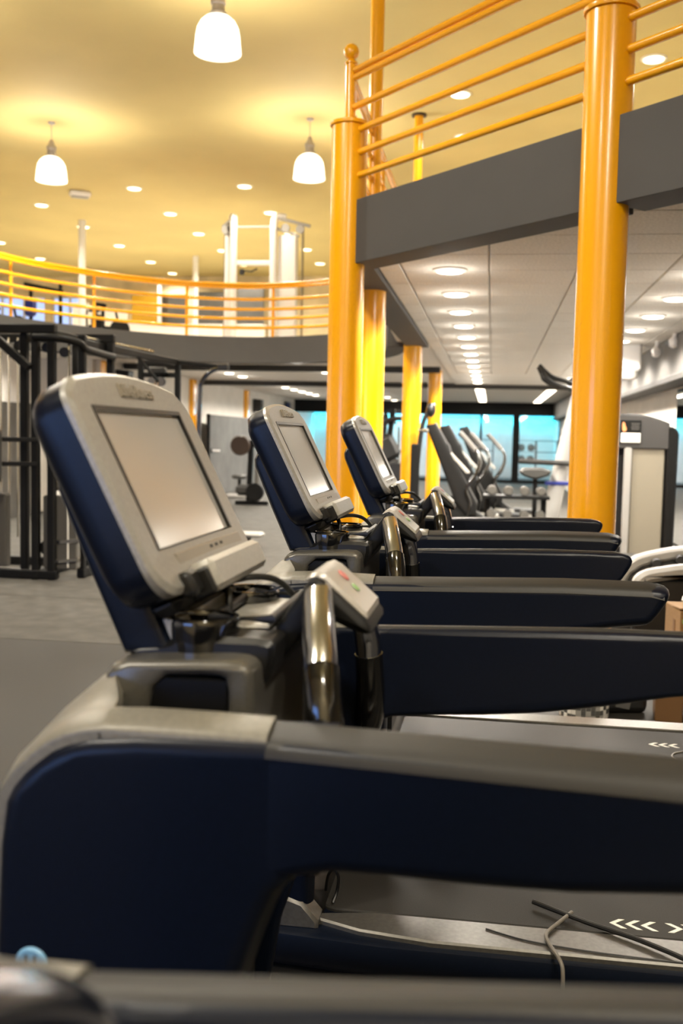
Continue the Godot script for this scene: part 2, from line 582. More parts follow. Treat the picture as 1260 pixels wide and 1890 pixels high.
func make_treadmill(label: String, splay := 0.008) -> Node3D:
	var t := thing("treadmill", label, "treadmill", Vector3(), 0.0, "row of treadmills")
	# --- deck
	put(S().prism(smooth2(pv([-0.86, -0.38, -0.80, -0.43, 1.52, -0.43, 1.56, -0.39, 1.56, 0.39, 1.52, 0.43, -0.80, 0.43, -0.86, 0.38])), [[0.03, 0.02], [0.05, 0.0], [0.135, 0.0], [0.155, 0.02]], 1), "deck_frame", m_navy2, t)
	put(S().prism(smooth2(pv([-0.47, -0.30, -0.43, -0.345, 1.50, -0.345, 1.50, 0.345, -0.43, 0.345, -0.47, 0.30])), [[0.12, 0.0], [0.163, 0.0], [0.168, 0.004]], 1), "running_belt", m_belt, t)
	for s in [-1, 1]:
		var o := PackedVector2Array()
		for q in [[-0.47, 0.40], [-0.30, 0.362], [1.50, 0.362], [1.54, 0.38], [1.54, 0.50], [1.50, 0.515], [-0.10, 0.515], [-0.32, 0.485], [-0.47, 0.43]]:
			o.append(Vector2(q[0], q[1] * s))
		put(S().prism(o, [[0.145, 0.004], [0.15, 0.0], [0.170, 0.0], [0.176, 0.006]], 1), "side_step", m_alloy, t)
		var k := PackedVector2Array()
		for q in [[-0.80, 0.40], [1.52, 0.40], [1.56, 0.44], [1.56, 0.50], [1.52, 0.535], [-0.25, 0.535], [-0.80, 0.49]]:
			k.append(Vector2(q[0], q[1] * s))
		put(S().prism(k, [[0.03, 0.05], [0.07, 0.012], [0.12, 0.0], [0.150, 0.006], [0.158, 0.022]], 1), "side_skirt", m_navy2, t)
		put(S().prism(pv([-0.62, 0.15, -0.61, 0.235, -0.565, 0.255, -0.50, 0.235, -0.45, 0.18, -0.45, 0.15]), [[s * 0.47, 0.01], [s * 0.46, 0.0], [s * 0.385, 0.0], [s * 0.375, 0.01]]), "step_cap", m_alloy, t)
		put(S().lathe([Vector2(0.0, 0.0), Vector2(0.035, 0.0), Vector2(0.035, 0.02), Vector2(0.02, 0.05), Vector2(0.0, 0.05)], 14, Transform3D(Basis(), V(1.45, 0, s * 0.40))), "foot", m_rubber, t)
		put(S().lathe([Vector2(0.0, 0.0), Vector2(0.035, 0.0), Vector2(0.035, 0.02), Vector2(0.02, 0.05), Vector2(0.0, 0.05)], 14, Transform3D(Basis(), V(-0.72, 0, s * 0.40))), "foot", m_rubber, t)
	# motor cover in front of the belt
	put(S().prism(smooth2(pv([-0.86, 0.06, -0.885, 0.14, -0.86, 0.26, -0.80, 0.33, -0.62, 0.345, -0.52, 0.27, -0.45, 0.19, -0.45, 0.06]), 1), [[-0.395, 0.03], [-0.385, 0.01], [-0.36, 0.0], [0.36, 0.0], [0.385, 0.01], [0.395, 0.03]]), "motor_cover", m_black, t)
	# --- side uprights flowing into the arm rails
	for s in [-1, 1]:
		var layers := [[s * (0.42 - 0.052), 0.013], [s * (0.42 - 0.048), 0.005], [s * (0.42 - 0.040), 0.0], [s * (0.42 - 0.022), 0.0005], [s * (0.42 + 0.0), 0.004], [s * (0.42 + 0.020), 0.009], [s * (0.42 + 0.030), 0.013], [s * (0.42 + 0.037), 0.019], [s * (0.42 + 0.0405), 0.027], [s * (0.42 + 0.0415), 0.034]]
		var o := pv([-0.732, 0.1000, -0.734, 0.6000, -0.730, 0.9200, -0.724, 1.0600, -0.715, 1.1290, -0.702, 1.1550, -0.684, 1.1770, -0.660, 1.1990, -0.631, 1.2190, -0.604, 1.2310, -0.572, 1.2410, -0.500, 1.2480, -0.400, 1.2510, -0.300, 1.2520, -0.210, 1.2552, -0.210, 1.0545, -0.250, 1.0400, -0.282, 1.0120, -0.302, 0.9700, -0.320, 0.9200, -0.360, 0.8000, -0.410, 0.6800, -0.450, 0.5600, -0.475, 0.4000, -0.480, 0.1000])
		var up := put(S().prism(o, layers), "upright", m_navy, t, 45.0)
		var ro := pv([-0.335, 1.2515, -0.150, 1.2570, 0.000, 1.2620, 0.150, 1.2660, 0.300, 1.2690, 0.420, 1.2690, 0.500, 1.2695, 0.530, 1.2680, 0.549, 1.2630, 0.560, 1.2540, 0.564, 1.2410, 0.560, 1.2250, 0.548, 1.2030, 0.532, 1.1780, 0.515, 1.1570, 0.500, 1.1470, 0.480, 1.1425, 0.400, 1.1330, 0.250, 1.1030, 0.120, 1.0820, 0.000, 1.0700, -0.120, 1.0620, -0.200, 1.0550, -0.250, 1.0400, -0.335, 1.0160])
		var sh := S().prism(ro, layers)
		for i in sh.v.size():                       # the rail spreads a little towards the runner
			var p := sh.v[i]
			var k := (p.x + 0.3) / 0.85
			sh.v[i] = Vector3(p.x, p.y, p.z + s * (splay if s > 0 else 0.008) * k)
		var arm := put(sh, "arm_rail", m_navy, t, 45.0)
		# darker soft pad along the top of the rail
		var pad := []
		for i in 22:
			var x := -0.306 + 0.846 * i / 21.0
			var k := clampf((x + 0.3) / 0.85, 0.0, 1.0)
			var yt := lerpf(1.252, 1.2705, minf(1.0, (x + 0.3) / 0.55)) - pow(maxf(0.0, x - 0.49) / 0.06, 2.0) * 0.012
			var zc: float = 0.42 + (splay if s > 0 else 0.008) * k
			var ring := PackedVector3Array()
			for q in [[-0.036, -0.008], [-0.036, -0.001], [-0.031, 0.003], [-0.022, 0.0045], [0.016, -0.006], [0.029, -0.012], [0.038, -0.020], [0.0425, -0.032], [0.03, -0.036], [0.0, -0.03]]:
				ring.append(Vector3(x, yt + q[1], s * (zc + q[0])))
			pad.append(ring)
		put(S().loft(pad), "rail_pad", m_rubber_top, arm, 50.0)
	put(S().lathe([Vector2(0.0, 0.004), Vector2(0.022, 0.004), Vector2(0.026, 0.0), Vector2(0.026, -0.004), Vector2(0.0, -0.004)], 24, Transform3D(Basis(Vector3.RIGHT, PI / 2), V(-0.658, 0.881, 0.462))), "badge", m_badge, t)
	var bm := S()
	for s in [-1, 1]:
		bm.box(V(-0.658 + s * 0.007, 0.890, 0.4665), V(0.004, 0.013, 0.002), 0.0005)
	bm.tube([V(-0.671, 0.882, 0.4665), V(-0.664, 0.875, 0.4665), V(-0.652, 0.875, 0.4665), V(-0.645, 0.882, 0.4665)], 0.0015, 5)
	put(bm, "badge_mark", m_black, t.get_node("badge"))
	# --- taupe hood across the front, and its caps along the first part of the rails
	var Ps := pv([-0.754, 0.35, -0.750, 0.70, -0.746, 0.92, -0.741, 1.06, -0.729, 1.142, -0.708, 1.178, -0.680, 1.207, -0.650, 1.231, -0.620, 1.246, -0.59, 1.255, -0.56, 1.260])
	var Pc := pv([-0.87, 0.35, -0.865, 0.70, -0.845, 0.92, -0.815, 1.04, -0.785, 1.11, -0.755, 1.15, -0.72, 1.188, -0.69, 1.22, -0.660, 1.247, -0.632, 1.272, -0.602, 1.287])
	var Pe := pv([-0.56, 1.260, -0.50, 1.263, -0.40, 1.263, -0.306, 1.261])
	var hood_ring := func(P: PackedVector2Array, z: float, e: float, th: float) -> PackedVector3Array:
		var ring := PackedVector3Array()
		var back := []
		for i in P.size():
			var d: Vector2 = (P[mini(i + 1, P.size() - 1)] - P[maxi(i - 1, 0)]).normalized()
			var q: Vector2 = P[i] + Vector2(d.y, -d.x) * e
			ring.append(Vector3(q.x, q.y, z))
			q += Vector2(d.y, -d.x) * th
			back.push_front(Vector3(q.x, q.y, z))
		ring.append_array(PackedVector3Array(back))
		return ring
	var edges := [[0.378, 0.012], [0.382, 0.003], [0.388, 0.0], [0.400, 0.0], [0.425, 0.006], [0.438, 0.010], [0.447, 0.015], [0.451, 0.021]]
	var rings := []
	for s in [-1, 1]:
		var zs := edges.slice(2).map(func(q): return [s * q[0], q[1]]) 
		zs.append_array([[s * 0.38, 0.0], [s * 0.36, 0.0], [s * 0.34, 0.0], [s * 0.315, 0.0], [s * 0.29, 0.0], [s * 0.27, 0.0], [s * 0.25, 0.0], [s * 0.12, 0.0]])
		zs.sort_custom(func(p, q): return p[0] < q[0])
		for q in zs:
			var P := PackedVector2Array()
			for i in Ps.size(): P.append(Ps[i].lerp(Pc[i], smoothstep(0.385, 0.255, absf(q[0]))))
			rings.append(hood_ring.call(P, q[0], q[1], lerpf(0.03, 0.012, clampf((absf(q[0]) - 0.39) / 0.06, 0.0, 1.0))))
	put(S().loft(rings), "front_hood", m_beige, t, 50.0)
	for s in [-1, 1]:
		var rc := []
		for q in edges: rc.append(hood_ring.call(Pe, s * q[0], q[1], 0.012))
		put(S().loft(rc), "rail_cap", m_beige, t, 50.0)
	# mast under the console
	put(S().box(V(-0.555, 0.72, 0), V(0.17, 1.0, 0.46), 0.02), "mast", m_black, t)
	# cowl: a bridge with an open pocket under it
	var cw := smooth2(pv([-0.625, 1.20, -0.622, 1.278, -0.598, 1.306, -0.395, 1.316, -0.372, 1.306, -0.366, 1.288, -0.366, 1.02, -0.408, 1.02, -0.410, 1.283, -0.43, 1.289, -0.53, 1.284, -0.548, 1.20]))
	put(S().prism(cw, [[-0.285, 0.012], [-0.28, 0.004], [-0.27, 0.0], [0.27, 0.0], [0.28, 0.004], [0.285, 0.012]]), "cowl", m_beige2, t)
	put(S().box(V(-0.478, 1.19, 0), V(0.137, 0.186, 0.545), 0.004), "pocket", m_deep, t)
	# neck that carries the console
	var nk := pv([-0.614, 1.300, -0.517, 1.302, -0.545, 1.36, -0.60, 1.48, -0.675, 1.625, -0.700, 1.634, -0.728, 1.622, -0.738, 1.60, -0.735, 1.575, -0.68, 1.445])
	put(S().prism(nk, [[-0.215, 0.02], [-0.21, 0.008], [-0.195, 0.0], [0.195, 0.0], [0.21, 0.008], [0.215, 0.02]]), "neck", m_navy2, t)
	var npl := pv([-0.519, 1.302, -0.500, 1.304, -0.522, 1.362, -0.546, 1.366])
	put(S().prism(npl, [[-0.205, 0.001], [-0.20, 0.0], [0.20, 0.0], [0.205, 0.001]]), "neck_plate", m_silver, t)
	# --- console
	var o1 := console_outline(0.0)
	var shell := [face_ring(console_outline(-0.04), -0.080), face_ring(console_outline(-0.022), -0.078), face_ring(console_outline(-0.008), -0.068), face_ring(console_outline(-0.002), -0.054), face_ring(console_outline(0.0), -0.034), face_ring(o1, -0.004), face_ring(console_outline(-0.02), 0.0)]
	var cs := put(S().loft(shell), "console_shell", m_navy, t, 50.0)
	# silver bezel with the opening for the screen
	var bz := S()
	var front := face_ring(console_outline(-0.008), 0.010, 0.0, 0.012)
	var edge := face_ring(console_outline(0.001), 0.003, 0.0, 0.010)
	var back := face_ring(console_outline(0.0015), -0.006)
	var hole := PackedVector3Array()
	var deep := PackedVector3Array()
	for p in o1:
		var q := Vector2(p.x / 0.135, p.y / 0.238)
		q /= maxf(absf(q.x), absf(q.y))
		hole.append(face(q.x * 0.135, q.y * 0.238, 0.009))
		deep.append(face(q.x * 0.133, q.y * 0.236, 0.0))
	for corner in [[-1, -1], [-1, 1], [1, -1], [1, 1]]:   # sharp corners: move the nearest point onto each
		var best := 0
		var c := face(corner[0] * 0.135, corner[1] * 0.238, 0.009)
		for i in hole.size():
			if hole[i].distance_to(c) < hole[best].distance_to(c): best = i
		hole[best] = c
		deep[best] = face(corner[0] * 0.133, corner[1] * 0.236, 0.0)
	bz.loft([back, edge, front, hole, deep], false)
	var bezel := put(bz, "bezel", m_bezel, t, 30.0)
	var lip := S()                                  # dark rim inside the opening
	lip.box(face(0, 0.231, 0.004), V(0.012, 0.262, 0.010), 0.0, Basis(FN, -FU, Vector3(0, 0, 1)))
	lip.box(face(0, -0.231, 0.004), V(0.012, 0.262, 0.010), 0.0, Basis(FN, -FU, Vector3(0, 0, 1)))
	lip.box(face(-0.130, 0, 0.004), V(0.012, 0.008, 0.468), 0.0, Basis(FN, -FU, Vector3(0, 0, 1)))
	put(lip, "screen_rim", m_screen, t)
	put(S().box(face(0, 0, 0.0), V(0.006, 0.262, 0.466), 0.001, Basis(FN, -FU, Vector3(0, 0, 1))), "screen", m_screen_face, t)
	put(S().box(face(0.159, -0.035, 0.0105), V(0.006, 0.024, 0.43), 0.002, Basis(FN, -FU, Vector3(0, 0, 1))), "key_strip", m_silver2, bezel)
	var ic := S()
	for i in 3:
		ic.box(face(0.157, -0.03 - 0.035 * i, 0.0138), V(0.001, 0.006, 0.016), 0.0, Basis(FN, -FU, Vector3(0, 0, 1)))
	put(ic, "key_marks", m_grey, bezel)
	var tm := TextMesh.new()                         # raised lettering above the screen
	var f := SystemFont.new()
	f.font_names = PackedStringArray(["Droid Sans"])
	f.font_weight = 700
	tm.font = f
	tm.text = "LifeFitness"
	tm.font_size = 32
	tm.pixel_size = 0.00108
	tm.depth = 0.005
	var lo := MeshInstance3D.new()
	lo.name = "lettering"
	lo.mesh = tm
	lo.material_override = m_silver2
	bezel.add_child(lo, true)
	lo.transform = Transform3D(Basis(Vector3(0, 0, -1), -FU, FN), face(-0.168, -0.012, 0.0115))
	# tray that hangs under the screen, its clip
	var hb := Basis(FN, -FU, Vector3(0, 0, 1))
	put(S().box(face(0.207, -0.02, 0.034), V(0.052, 0.060, 0.355), 0.010, hb), "reading_rest", m_silver, t)
	var clip := S().box(face(0.205, 0.195, 0.020), V(0.03, 0.045, 0.055), 0.008, hb)
	clip.box(face(0.213, 0.163, 0.028), V(0.045, 0.05, 0.016), 0.005, hb)
	put(clip, "clip", m_black, t)
	put(S().box(face(0.222, -0.005, -0.030), V(0.065, 0.04, 0.46), 0.018, hb), "console_foot", m_black, t)
	# --- tray, cup rings, ergo bar
	put(S().prism(smooth2(pv([-0.60, 1.295, -0.60, 1.318, -0.535, 1.325, -0.52, 1.338, -0.36, 1.340, -0.345, 1.325, -0.36, 1.255, -0.42, 1.245, -0.50, 1.27])), [[-0.225, 0.01], [-0.215, 0.0], [0.205, 0.0], [0.215, 0.01]]), "console_tray", m_black, t)
	put(S().box(V(-0.425, 1.3415, -0.02), V(0.10, 0.008, 0.30), 0.003, Basis(Vector3.BACK, 0.04)), "tray_plate", m_silver, t)
	put(S().tube([V(-0.478, 1.356, -0.175), V(-0.478, 1.356, 0.13), V(-0.372, 1.358, 0.13), V(-0.372, 1.358, -0.175)], 0.009, 8, true), "tray_rim", m_black, t)
	for s in [-1, 1]:
		var cup := S().lathe([Vector2(0.046, -0.11), Vector2(0.055, -0.10), Vector2(0.062, -0.03), Vector2(0.064, 0.01), Vector2(0.060, 0.018), Vector2(0.052, 0.018), Vector2(0.048, 0.008), Vector2(0.044, -0.095), Vector2(0.0, -0.10)], 28, Transform3D(Basis(), V(-0.483, 1.348, 0.0 + s * 0.162)))
		put(cup, "cup_holder", m_gloss, t)
	var eo := pv([-0.47, 1.272, -0.47, 1.318, -0.392, 1.322, -0.372, 1.338, -0.332, 1.396, -0.312, 1.424, -0.300, 1.431, -0.287, 1.427, -0.212, 1.364, -0.200, 1.349, -0.198, 1.338, -0.207, 1.333, -0.24, 1.342, -0.285, 1.362, -0.31, 1.335, -0.35, 1.285, -0.40, 1.258])
	put(S().prism(eo, [[-0.112, 0.012], [-0.106, 0.003], [-0.095, 0.0], [0.095, 0.0], [0.106, 0.003], [0.112, 0.012]]), "ergo_bar", m_deep, t)
	var en := Vector2(0.66, 0.75)
	var pp := pv([-0.322, 1.423, -0.311, 1.436, -0.296, 1.4405, -0.281, 1.4335, -0.209, 1.371, -0.207, 1.360, -0.216, 1.358, -0.30, 1.426])
	var kp := put(S().prism(pp, [[-0.094, 0.006], [-0.089, 0.0], [0.089, 0.0], [0.094, 0.006]]), "key_panel", m_panel, t)
	var pb := Basis(Vector3(0.755, -0.655, 0), Vector3(0.655, 0.755, 0), Vector3(0, 0, 1))
	var pm := V(-0.245, 1.4035, 0)
	put(S().lathe([Vector2(0.0, 0.002), Vector2(0.012, 0.002), Vector2(0.014, 0.0), Vector2(0.0, 0.0)], 16, Transform3D(pb, pm + pb * V(-0.028, 0, -0.01))), "stop_key", m_red, kp)
	put(S().lathe([Vector2(0.0, 0.002), Vector2(0.009, 0.002), Vector2(0.010, 0.0), Vector2(0.0, 0.0)], 14, Transform3D(pb, pm + pb * V(0.004, 0, -0.005))), "start_key", m_green, kp)
	for s in [-1, 1]:
		var g := [V(-0.295, 1.398, s * 0.09), V(-0.289, 1.383, s * 0.13), V(-0.281, 1.367, s * 0.17), V(-0.271, 1.340, s * 0.22), V(-0.261, 1.305, s * 0.26), V(-0.254, 1.266, s * 0.28), V(-0.250, 1.230, s * 0.29), V(-0.246, 1.163, s * 0.305), V(-0.246, 1.103, s * 0.32), V(-0.252, 1.053, s * 0.345), V(-0.260, 1.043, s * 0.375)]
		var pts := smooth(g, 4)
		var cut := 16 if s > 0 else 25
		put(S().tube(pts.slice(0, cut + 1), 0.0285, 18), "grip_sensor", m_chrome, t)
		var rr := []
		for i in pts.size() - cut:
			rr.append(0.0305 + 0.002 * minf(1.0, i / 8.0))
		put(S().tube(pts.slice(cut), rr, 18), "grip", m_gloss, t)
	# console cables
	put(S().tube(smooth([V(-0.500, 1.395, -0.02), V(-0.455, 1.404, -0.06), V(-0.415, 1.395, -0.10), V(-0.385, 1.365, -0.12), V(-0.375, 1.33, -0.125)], 6), 0.0065, 8), "cable", m_cord, t)
	put(S().tube(smooth([V(-0.500, 1.395, 0.0), V(-0.482, 1.395, 0.02), V(-0.474, 1.37, 0.03), V(-0.476, 1.33, 0.035), V(-0.478, 1.28, 0.05)], 6), 0.007, 8), "cable", m_cord, t)
	return t

var m_deep; var m_rubber_top; var m_beige2; var m_silver2; var m_gloss; var m_cord
func treadmill_materials() -> void:
	var fine := noise_tex(0.2, 0.85, 1.0, 23)
	m_rubber_top = grain(M("rail_pad_grey", Color(0.155, 0.149, 0.14), 0.5, 0.0, 0.4), fine, 3.0, 0.006)
	m_deep = M("deep_black_plastic", Color(0.028, 0.028, 0.03), 0.5, 0.0, 0.35)
	m_beige2 = grain(M("taupe_cowl", Color(0.34, 0.33, 0.305), 0.28, 0.2), fine, 3.0)
	m_silver2 = M("silver_keys", Color(0.54, 0.51, 0.46), 0.4, 0.3)
	m_gloss = M("gloss_black", Color(0.05, 0.048, 0.045), 0.12)
	m_gloss.clearcoat_enabled = true; m_gloss.clearcoat = 1.0; m_gloss.clearcoat_roughness = 0.08
	m_cord = M("black_cord", Color(0.05, 0.05, 0.05), 0.45)

func arrows(t: Node3D, x: float, z: float, left: int, right: int) -> void:      # printed chevrons on the belt
	var belt := t.get_node("running_belt")
	var q := x
	for i in left + right:
		var d := 1.0 if i < left else -1.0
		if i == left: q += 0.03
		var o := PackedVector2Array()
		for p in [[0.0, 0.0], [0.032, 0.03], [0.05, 0.03], [0.018, 0.0], [0.05, -0.03], [0.032, -0.03]]:
			var px: float = p[0]
			if d < 0.0: px = 0.05 - px
			o.append(Vector2(q + px, z + p[1]))
		put(S().slab(o, 0.168, 0.1692, 0.0, 1), "printed_arrow", m_print, belt)
		q += 0.048

# ---------------------------------------------------------------- the building
const Y_LOW := 3.15        # underside of the mezzanine slab
const Y_UP := 3.572        # mezzanine floor
const Y_TOP := 6.5         # hall ceiling
const B0 := Vector2(-1.345, -8.315)        # corner of the mezzanine edge (x, z)
const BD := Vector2(0.679, 0.734)          # direction of its slanted edge
const BN := Vector2(0.734, -0.679)         # into the slab

func curve_edge() -> Array:
	var r := []
	for p in smooth([V(-8.6, 0, 4.3), V(-8.55, 0, -5.0), V(-8.45, 0, -14.0), V(-8.22, 0, -16.4), V(-7.35, 0, -17.95), V(-6.72, 0, -18.65), V(-5.97, 0, -19.18), V(-5.05, 0, -19.45), V(-4.2, 0, -19.40), V(-3.2, 0, -19.0), V(-2.2, 0, -18.15), V(-1.6, 0, -16.95), V(-1.345, 0, -15.5)], 5):
		r.append(Vector2(p.x, p.z))
	return r

func strip(pts: Array, inward: float, side: float) -> PackedVector2Array:     # a band of that width along a line of points
	var a := PackedVector2Array()
	var b := PackedVector2Array()
	for i in pts.size():
		var d: Vector2 = (pts[mini(i + 1, pts.size() - 1)] - pts[maxi(i - 1, 0)]).normalized()
		a.append(pts[i])
		b.append(pts[i] + Vector2(d.y, -d.x) * inward * side)
	b.reverse()
	a.append_array(b)
	return a

func building() -> void:
	# floor with its rubber rolls
	var fl := struct(S().box(V(-0.15, -0.09, -21.0), V(18.3, 0.16, 51.0)), "floor", m_frame)
	var z := 4.4
	for w in [3.95, 3.95, 4.0, 2.0, 2.0, 2.0, 2.0, 2.0, 2.0, 2.0, 2.0, 2.0, 2.0, 2.0, 2.0, 2.0, 2.0, 2.0, 4.0]:
		for half in 2:
			var cx: float = [-5.2, 3.95][half]
			var wx: float = [8.2, 10.08][half]
			put(S().box(V(cx, -0.005, z - w / 2.0), V(wx, 0.011, w - 0.014), 0.004), "rubber_roll", m_floor2 if z > -7.0 else m_floor, fl)
		z -= w
	# mezzanine slab round the open hall
	var edge := curve_edge()
	var poly := PackedVector2Array([Vector2(-9.35, 4.4), Vector2(-8.75, 4.4)])
	for i in edge.size():                          # set back behind the fascia
		var d: Vector2 = (edge[mini(i + 1, edge.size() - 1)] - edge[maxi(i - 1, 0)]).normalized()
		poly.append(edge[i] - Vector2(d.y, -d.x) * 0.15)
	poly.append(Vector2(-1.195, -8.374))
	poly.append(B0 + BN * 0.15 + BD * 9.8)
	poly.append_array(PackedVector2Array([Vector2(B0.x + BD.x * 9.8, 4.4), Vector2(9.2, 4.4), Vector2(9.2, -46.3), Vector2(-17.2, -46.3), Vector2(-17.2, 4.4)]))
	struct(S().slab(poly, Y_LOW, Y_UP - 0.012, 0.0, 1), "floor_upper", m_tile, 30.0)
	# ceiling tiles under the right part of the mezzanine
	var host := struct(S().slab(pv([-1.0, -22.3, 2.6, -22.3, 2.6, -28.9, -1.0, -28.9]), 3.12, Y_LOW, 0.0, 1), "ceiling_lower", m_tile)
	var zone := PackedVector2Array([Vector2(-1.005, -22.28), Vector2(-1.005, -8.36), Vector2(-1.005, -8.36) + BD * 5.3, Vector2(2.6, -22.28)])
	for i in range(-2, 4):
		for j in 26:
			var x0 := -0.07 + 0.735 * i
			var z0 := -3.6 - 0.735 * j
			var cell := PackedVector2Array([Vector2(x0 + 0.007, z0 - 0.007), Vector2(x0 + 0.728, z0 - 0.007), Vector2(x0 + 0.728, z0 - 0.728), Vector2(x0 + 0.007, z0 - 0.728)])
			for c in Geometry2D.intersect_polygons(cell, zone):
				put(S().prism(c, [[3.12, 0.006], [3.126, 0.0], [Y_LOW - 0.001, 0.0]], 1), "ceiling_tile", m_tile, host)
	# fascia beams along the edge of the mezzanine
	var cr := Vector2(0.60, -6.215)
	var a0 := B0
	struct(S().slab(PackedVector2Array([a0, cr - BD * 0.02, cr - BD * 0.02 + BN * 0.30, Vector2(-1.01, -8.375)]), 3.07, Y_UP, 0.006, 1), "trim_1", m_fascia)
	var cr2 := cr + BD * 0.08 - BN * 0.02
	struct(S().slab(PackedVector2Array([cr2, cr2 + BD * 6.9, cr2 + BD * 6.9 + BN * 0.30, cr2 + BN * 0.30]), 3.07, Y_UP, 0.006, 1), "trim_2", m_fascia)
	struct(S().slab(PackedVector2Array([a0, Vector2(-1.012, -8.372), Vector2(-1.012, -15.55), Vector2(-1.345, -15.5)]), 3.07, Y_UP, 0.006, 1), "trim_3", m_fascia)
	struct(S().slab(strip(edge, 0.30, -1.0), 3.07, Y_UP, 0.0, 1), "trim_4", m_fascia, 30.0)
	# upper floor covering and hall ceiling
	struct(S().box(V(-4.0, Y_TOP + 0.1, -12.95), V(26.6, 0.2, 35.1)), "ceiling", m_ceil)
	# dark cross beams under the far ceiling
	struct(S().box(V(-4.5, 3.09, -20.9), V(6.8, 0.12, 0.22), 0.01), "trim_5", m_beam)
	struct(S().box(V(-2.7, 3.075, -26.8), V(10.6, 0.12, 0.22), 0.01), "trim_8", m_beam)
	# walls of the ground floor
	struct(S().box(V(-8.05, 1.56, -29.9), V(0.2, 3.18, 20.3)), "wall_left", m_wall)
	struct(S().box(V(-8.75, 1.56, -19.7), V(1.3, 3.18, 0.2)), "wall_left_return", m_wall)
	struct(S().box(V(-9.35, 1.56, -7.6), V(0.2, 3.18, 24.2)), "wall_left_front", m_wall)
	struct(S().box(V(2.70, 1.56, -24.5), V(0.2, 3.18, 32.0)), "wall_right", m_wall)
	struct(S().box(V(5.9, 1.56, -8.5), V(6.3, 3.18, 0.2)), "wall_right_return", m_wall)
	struct(S().box(V(2.47, 2.80, -24.5), V(0.26, 0.62, 31.0), 0.01), "trim_6", m_dado2)
	struct(S().box(V(2.44, 2.53, -24.5), V(0.34, 0.09, 31.0), 0.01), "trim_7", m_fascia)
	# outer walls, both floors high
	struct(S().box(V(9.1, 3.25, -12.95), V(0.2, 6.7, 35.1)), "wall_right_outer", m_cream)
	struct(S().box(V(-17.1, 5.0, -12.95), V(0.2, 3.2, 35.1)), "wall_left_upper", m_cream)
	# wall behind the camera with a window band on the left
	var wx0 := -7.6
	var wx1 := -2.6
	var wf := S()
	wf.box(V((-17.2 + wx0) / 2, 3.25, 4.5), V(wx0 + 17.2, 6.7, 0.2))
	wf.box(V((9.2 + wx1) / 2, 3.25, 4.5), V(9.2 - wx1, 6.7, 0.2))
	wf.box(V((wx0 + wx1) / 2, 0.35, 4.5), V(wx1 - wx0, 0.9, 0.2))
	wf.box(V((wx0 + wx1) / 2, 4.75, 4.5), V(wx1 - wx0, 3.7, 0.2))
	struct(wf, "wall_front", m_cream)
	window("window_3", wx0, wx1, 0.8, 2.9, 4.5, 4)
	# far wall of the upper floor with two windows on the left
	var wb := S()
	var zb := -30.4
	wb.box(V(-16.75, 5.0, zb), V(0.9, 3.2, 0.2))
	wb.box(V(-13.98, 5.0, zb), V(0.26, 3.2, 0.2))
	wb.box(V(-15.2, 6.25, zb), V(2.2, 0.7, 0.2)); wb.box(V(-15.2, 3.95, zb), V(2.2, 1.1, 0.2))
	wb.box(V(-13.3, 6.25, zb), V(1.1, 0.7, 0.2)); wb.box(V(-13.3, 3.95, zb), V(1.1, 1.1, 0.2))
	wb.box(V(-1.77, 5.0, zb), V(21.96, 3.2, 0.2))
	struct(wb, "wall_back_upper", m_cream)
	window("window_1", -16.3, -14.1, 4.5, 5.9, zb, 3)
	window("window_2", -13.85, -12.75, 4.5, 5.9, zb, 2)
	# glazed far wall of the ground floor
	var g := Node3D.new()
	g.name = "window_4"
	add_child(g, true)
	g.set_meta("kind", "structure")
	put(S().box(V(-2.7, 2.90, -40.1), V(10.8, 0.50, 0.16), 0.01), "header", m_frame, g)
	put(S().box(V(-2.7, 0.06, -40.1), V(10.8, 0.12, 0.14), 0.01), "sill", m_frame, g)
	var xs := [-8.0, -6.1, -4.25, -2.35, -0.45, 0.92, 2.6]
	for i in xs.size():
		put(S().box(V(xs[i], 1.4, -40.1), V([0.12, 0.07, 0.14, 0.07, 0.09, 0.26, 0.1][i], 2.6, 0.14), 0.006), "mullion", m_frame, g)
		if i: put(S().box(V((xs[i - 1] + xs[i]) / 2, 1.38, -40.1), V(xs[i] - xs[i - 1] - 0.05, 2.56, 0.012)), "pane", m_glass, g)
	# room behind the glass
	struct(S().box(V(-2.7, 1.56, -46.2), V(11.6, 3.2, 0.2)), "wall_back", m_wall)
	struct(S().box(V(-8.3, 1.56, -43.2), V(0.2, 3.2, 6.0)), "wall_back_left", m_wall)
	struct(S().box(V(2.85, 1.56, -43.2), V(0.2, 3.2, 6.0)), "wall_back_right", m_wall)

func window(called: String, x0: float, x1: float, y0: float, y1: float, z: float, n: int) -> void:
	var g := Node3D.new()
	g.name = called
	add_child(g, true)
	g.set_meta("kind", "structure")
	var w := x1 - x0
	var f := S()
	f.box(V((x0 + x1) / 2, y0 + 0.03, z), V(w, 0.06, 0.1), 0.005); f.box(V((x0 + x1) / 2, y1 - 0.03, z), V(w, 0.06, 0.1), 0.005)
	for i in n + 1:
		f.box(V(x0 + w * i / n, (y0 + y1) / 2, z), V(0.06, y1 - y0, 0.09), 0.005)
	put(f, "window_frame", m_white, g)
	for i in n:
		put(S().box(V(x0 + w * (i + 0.5) / n, (y0 + y1) / 2, z), V(w / n - 0.05, y1 - y0 - 0.1, 0.01)), "pane", m_glass, g)

func dim(t: Node3D, k: float) -> void:
	(t.get_node("lamp") as Light3D).light_energy *= k

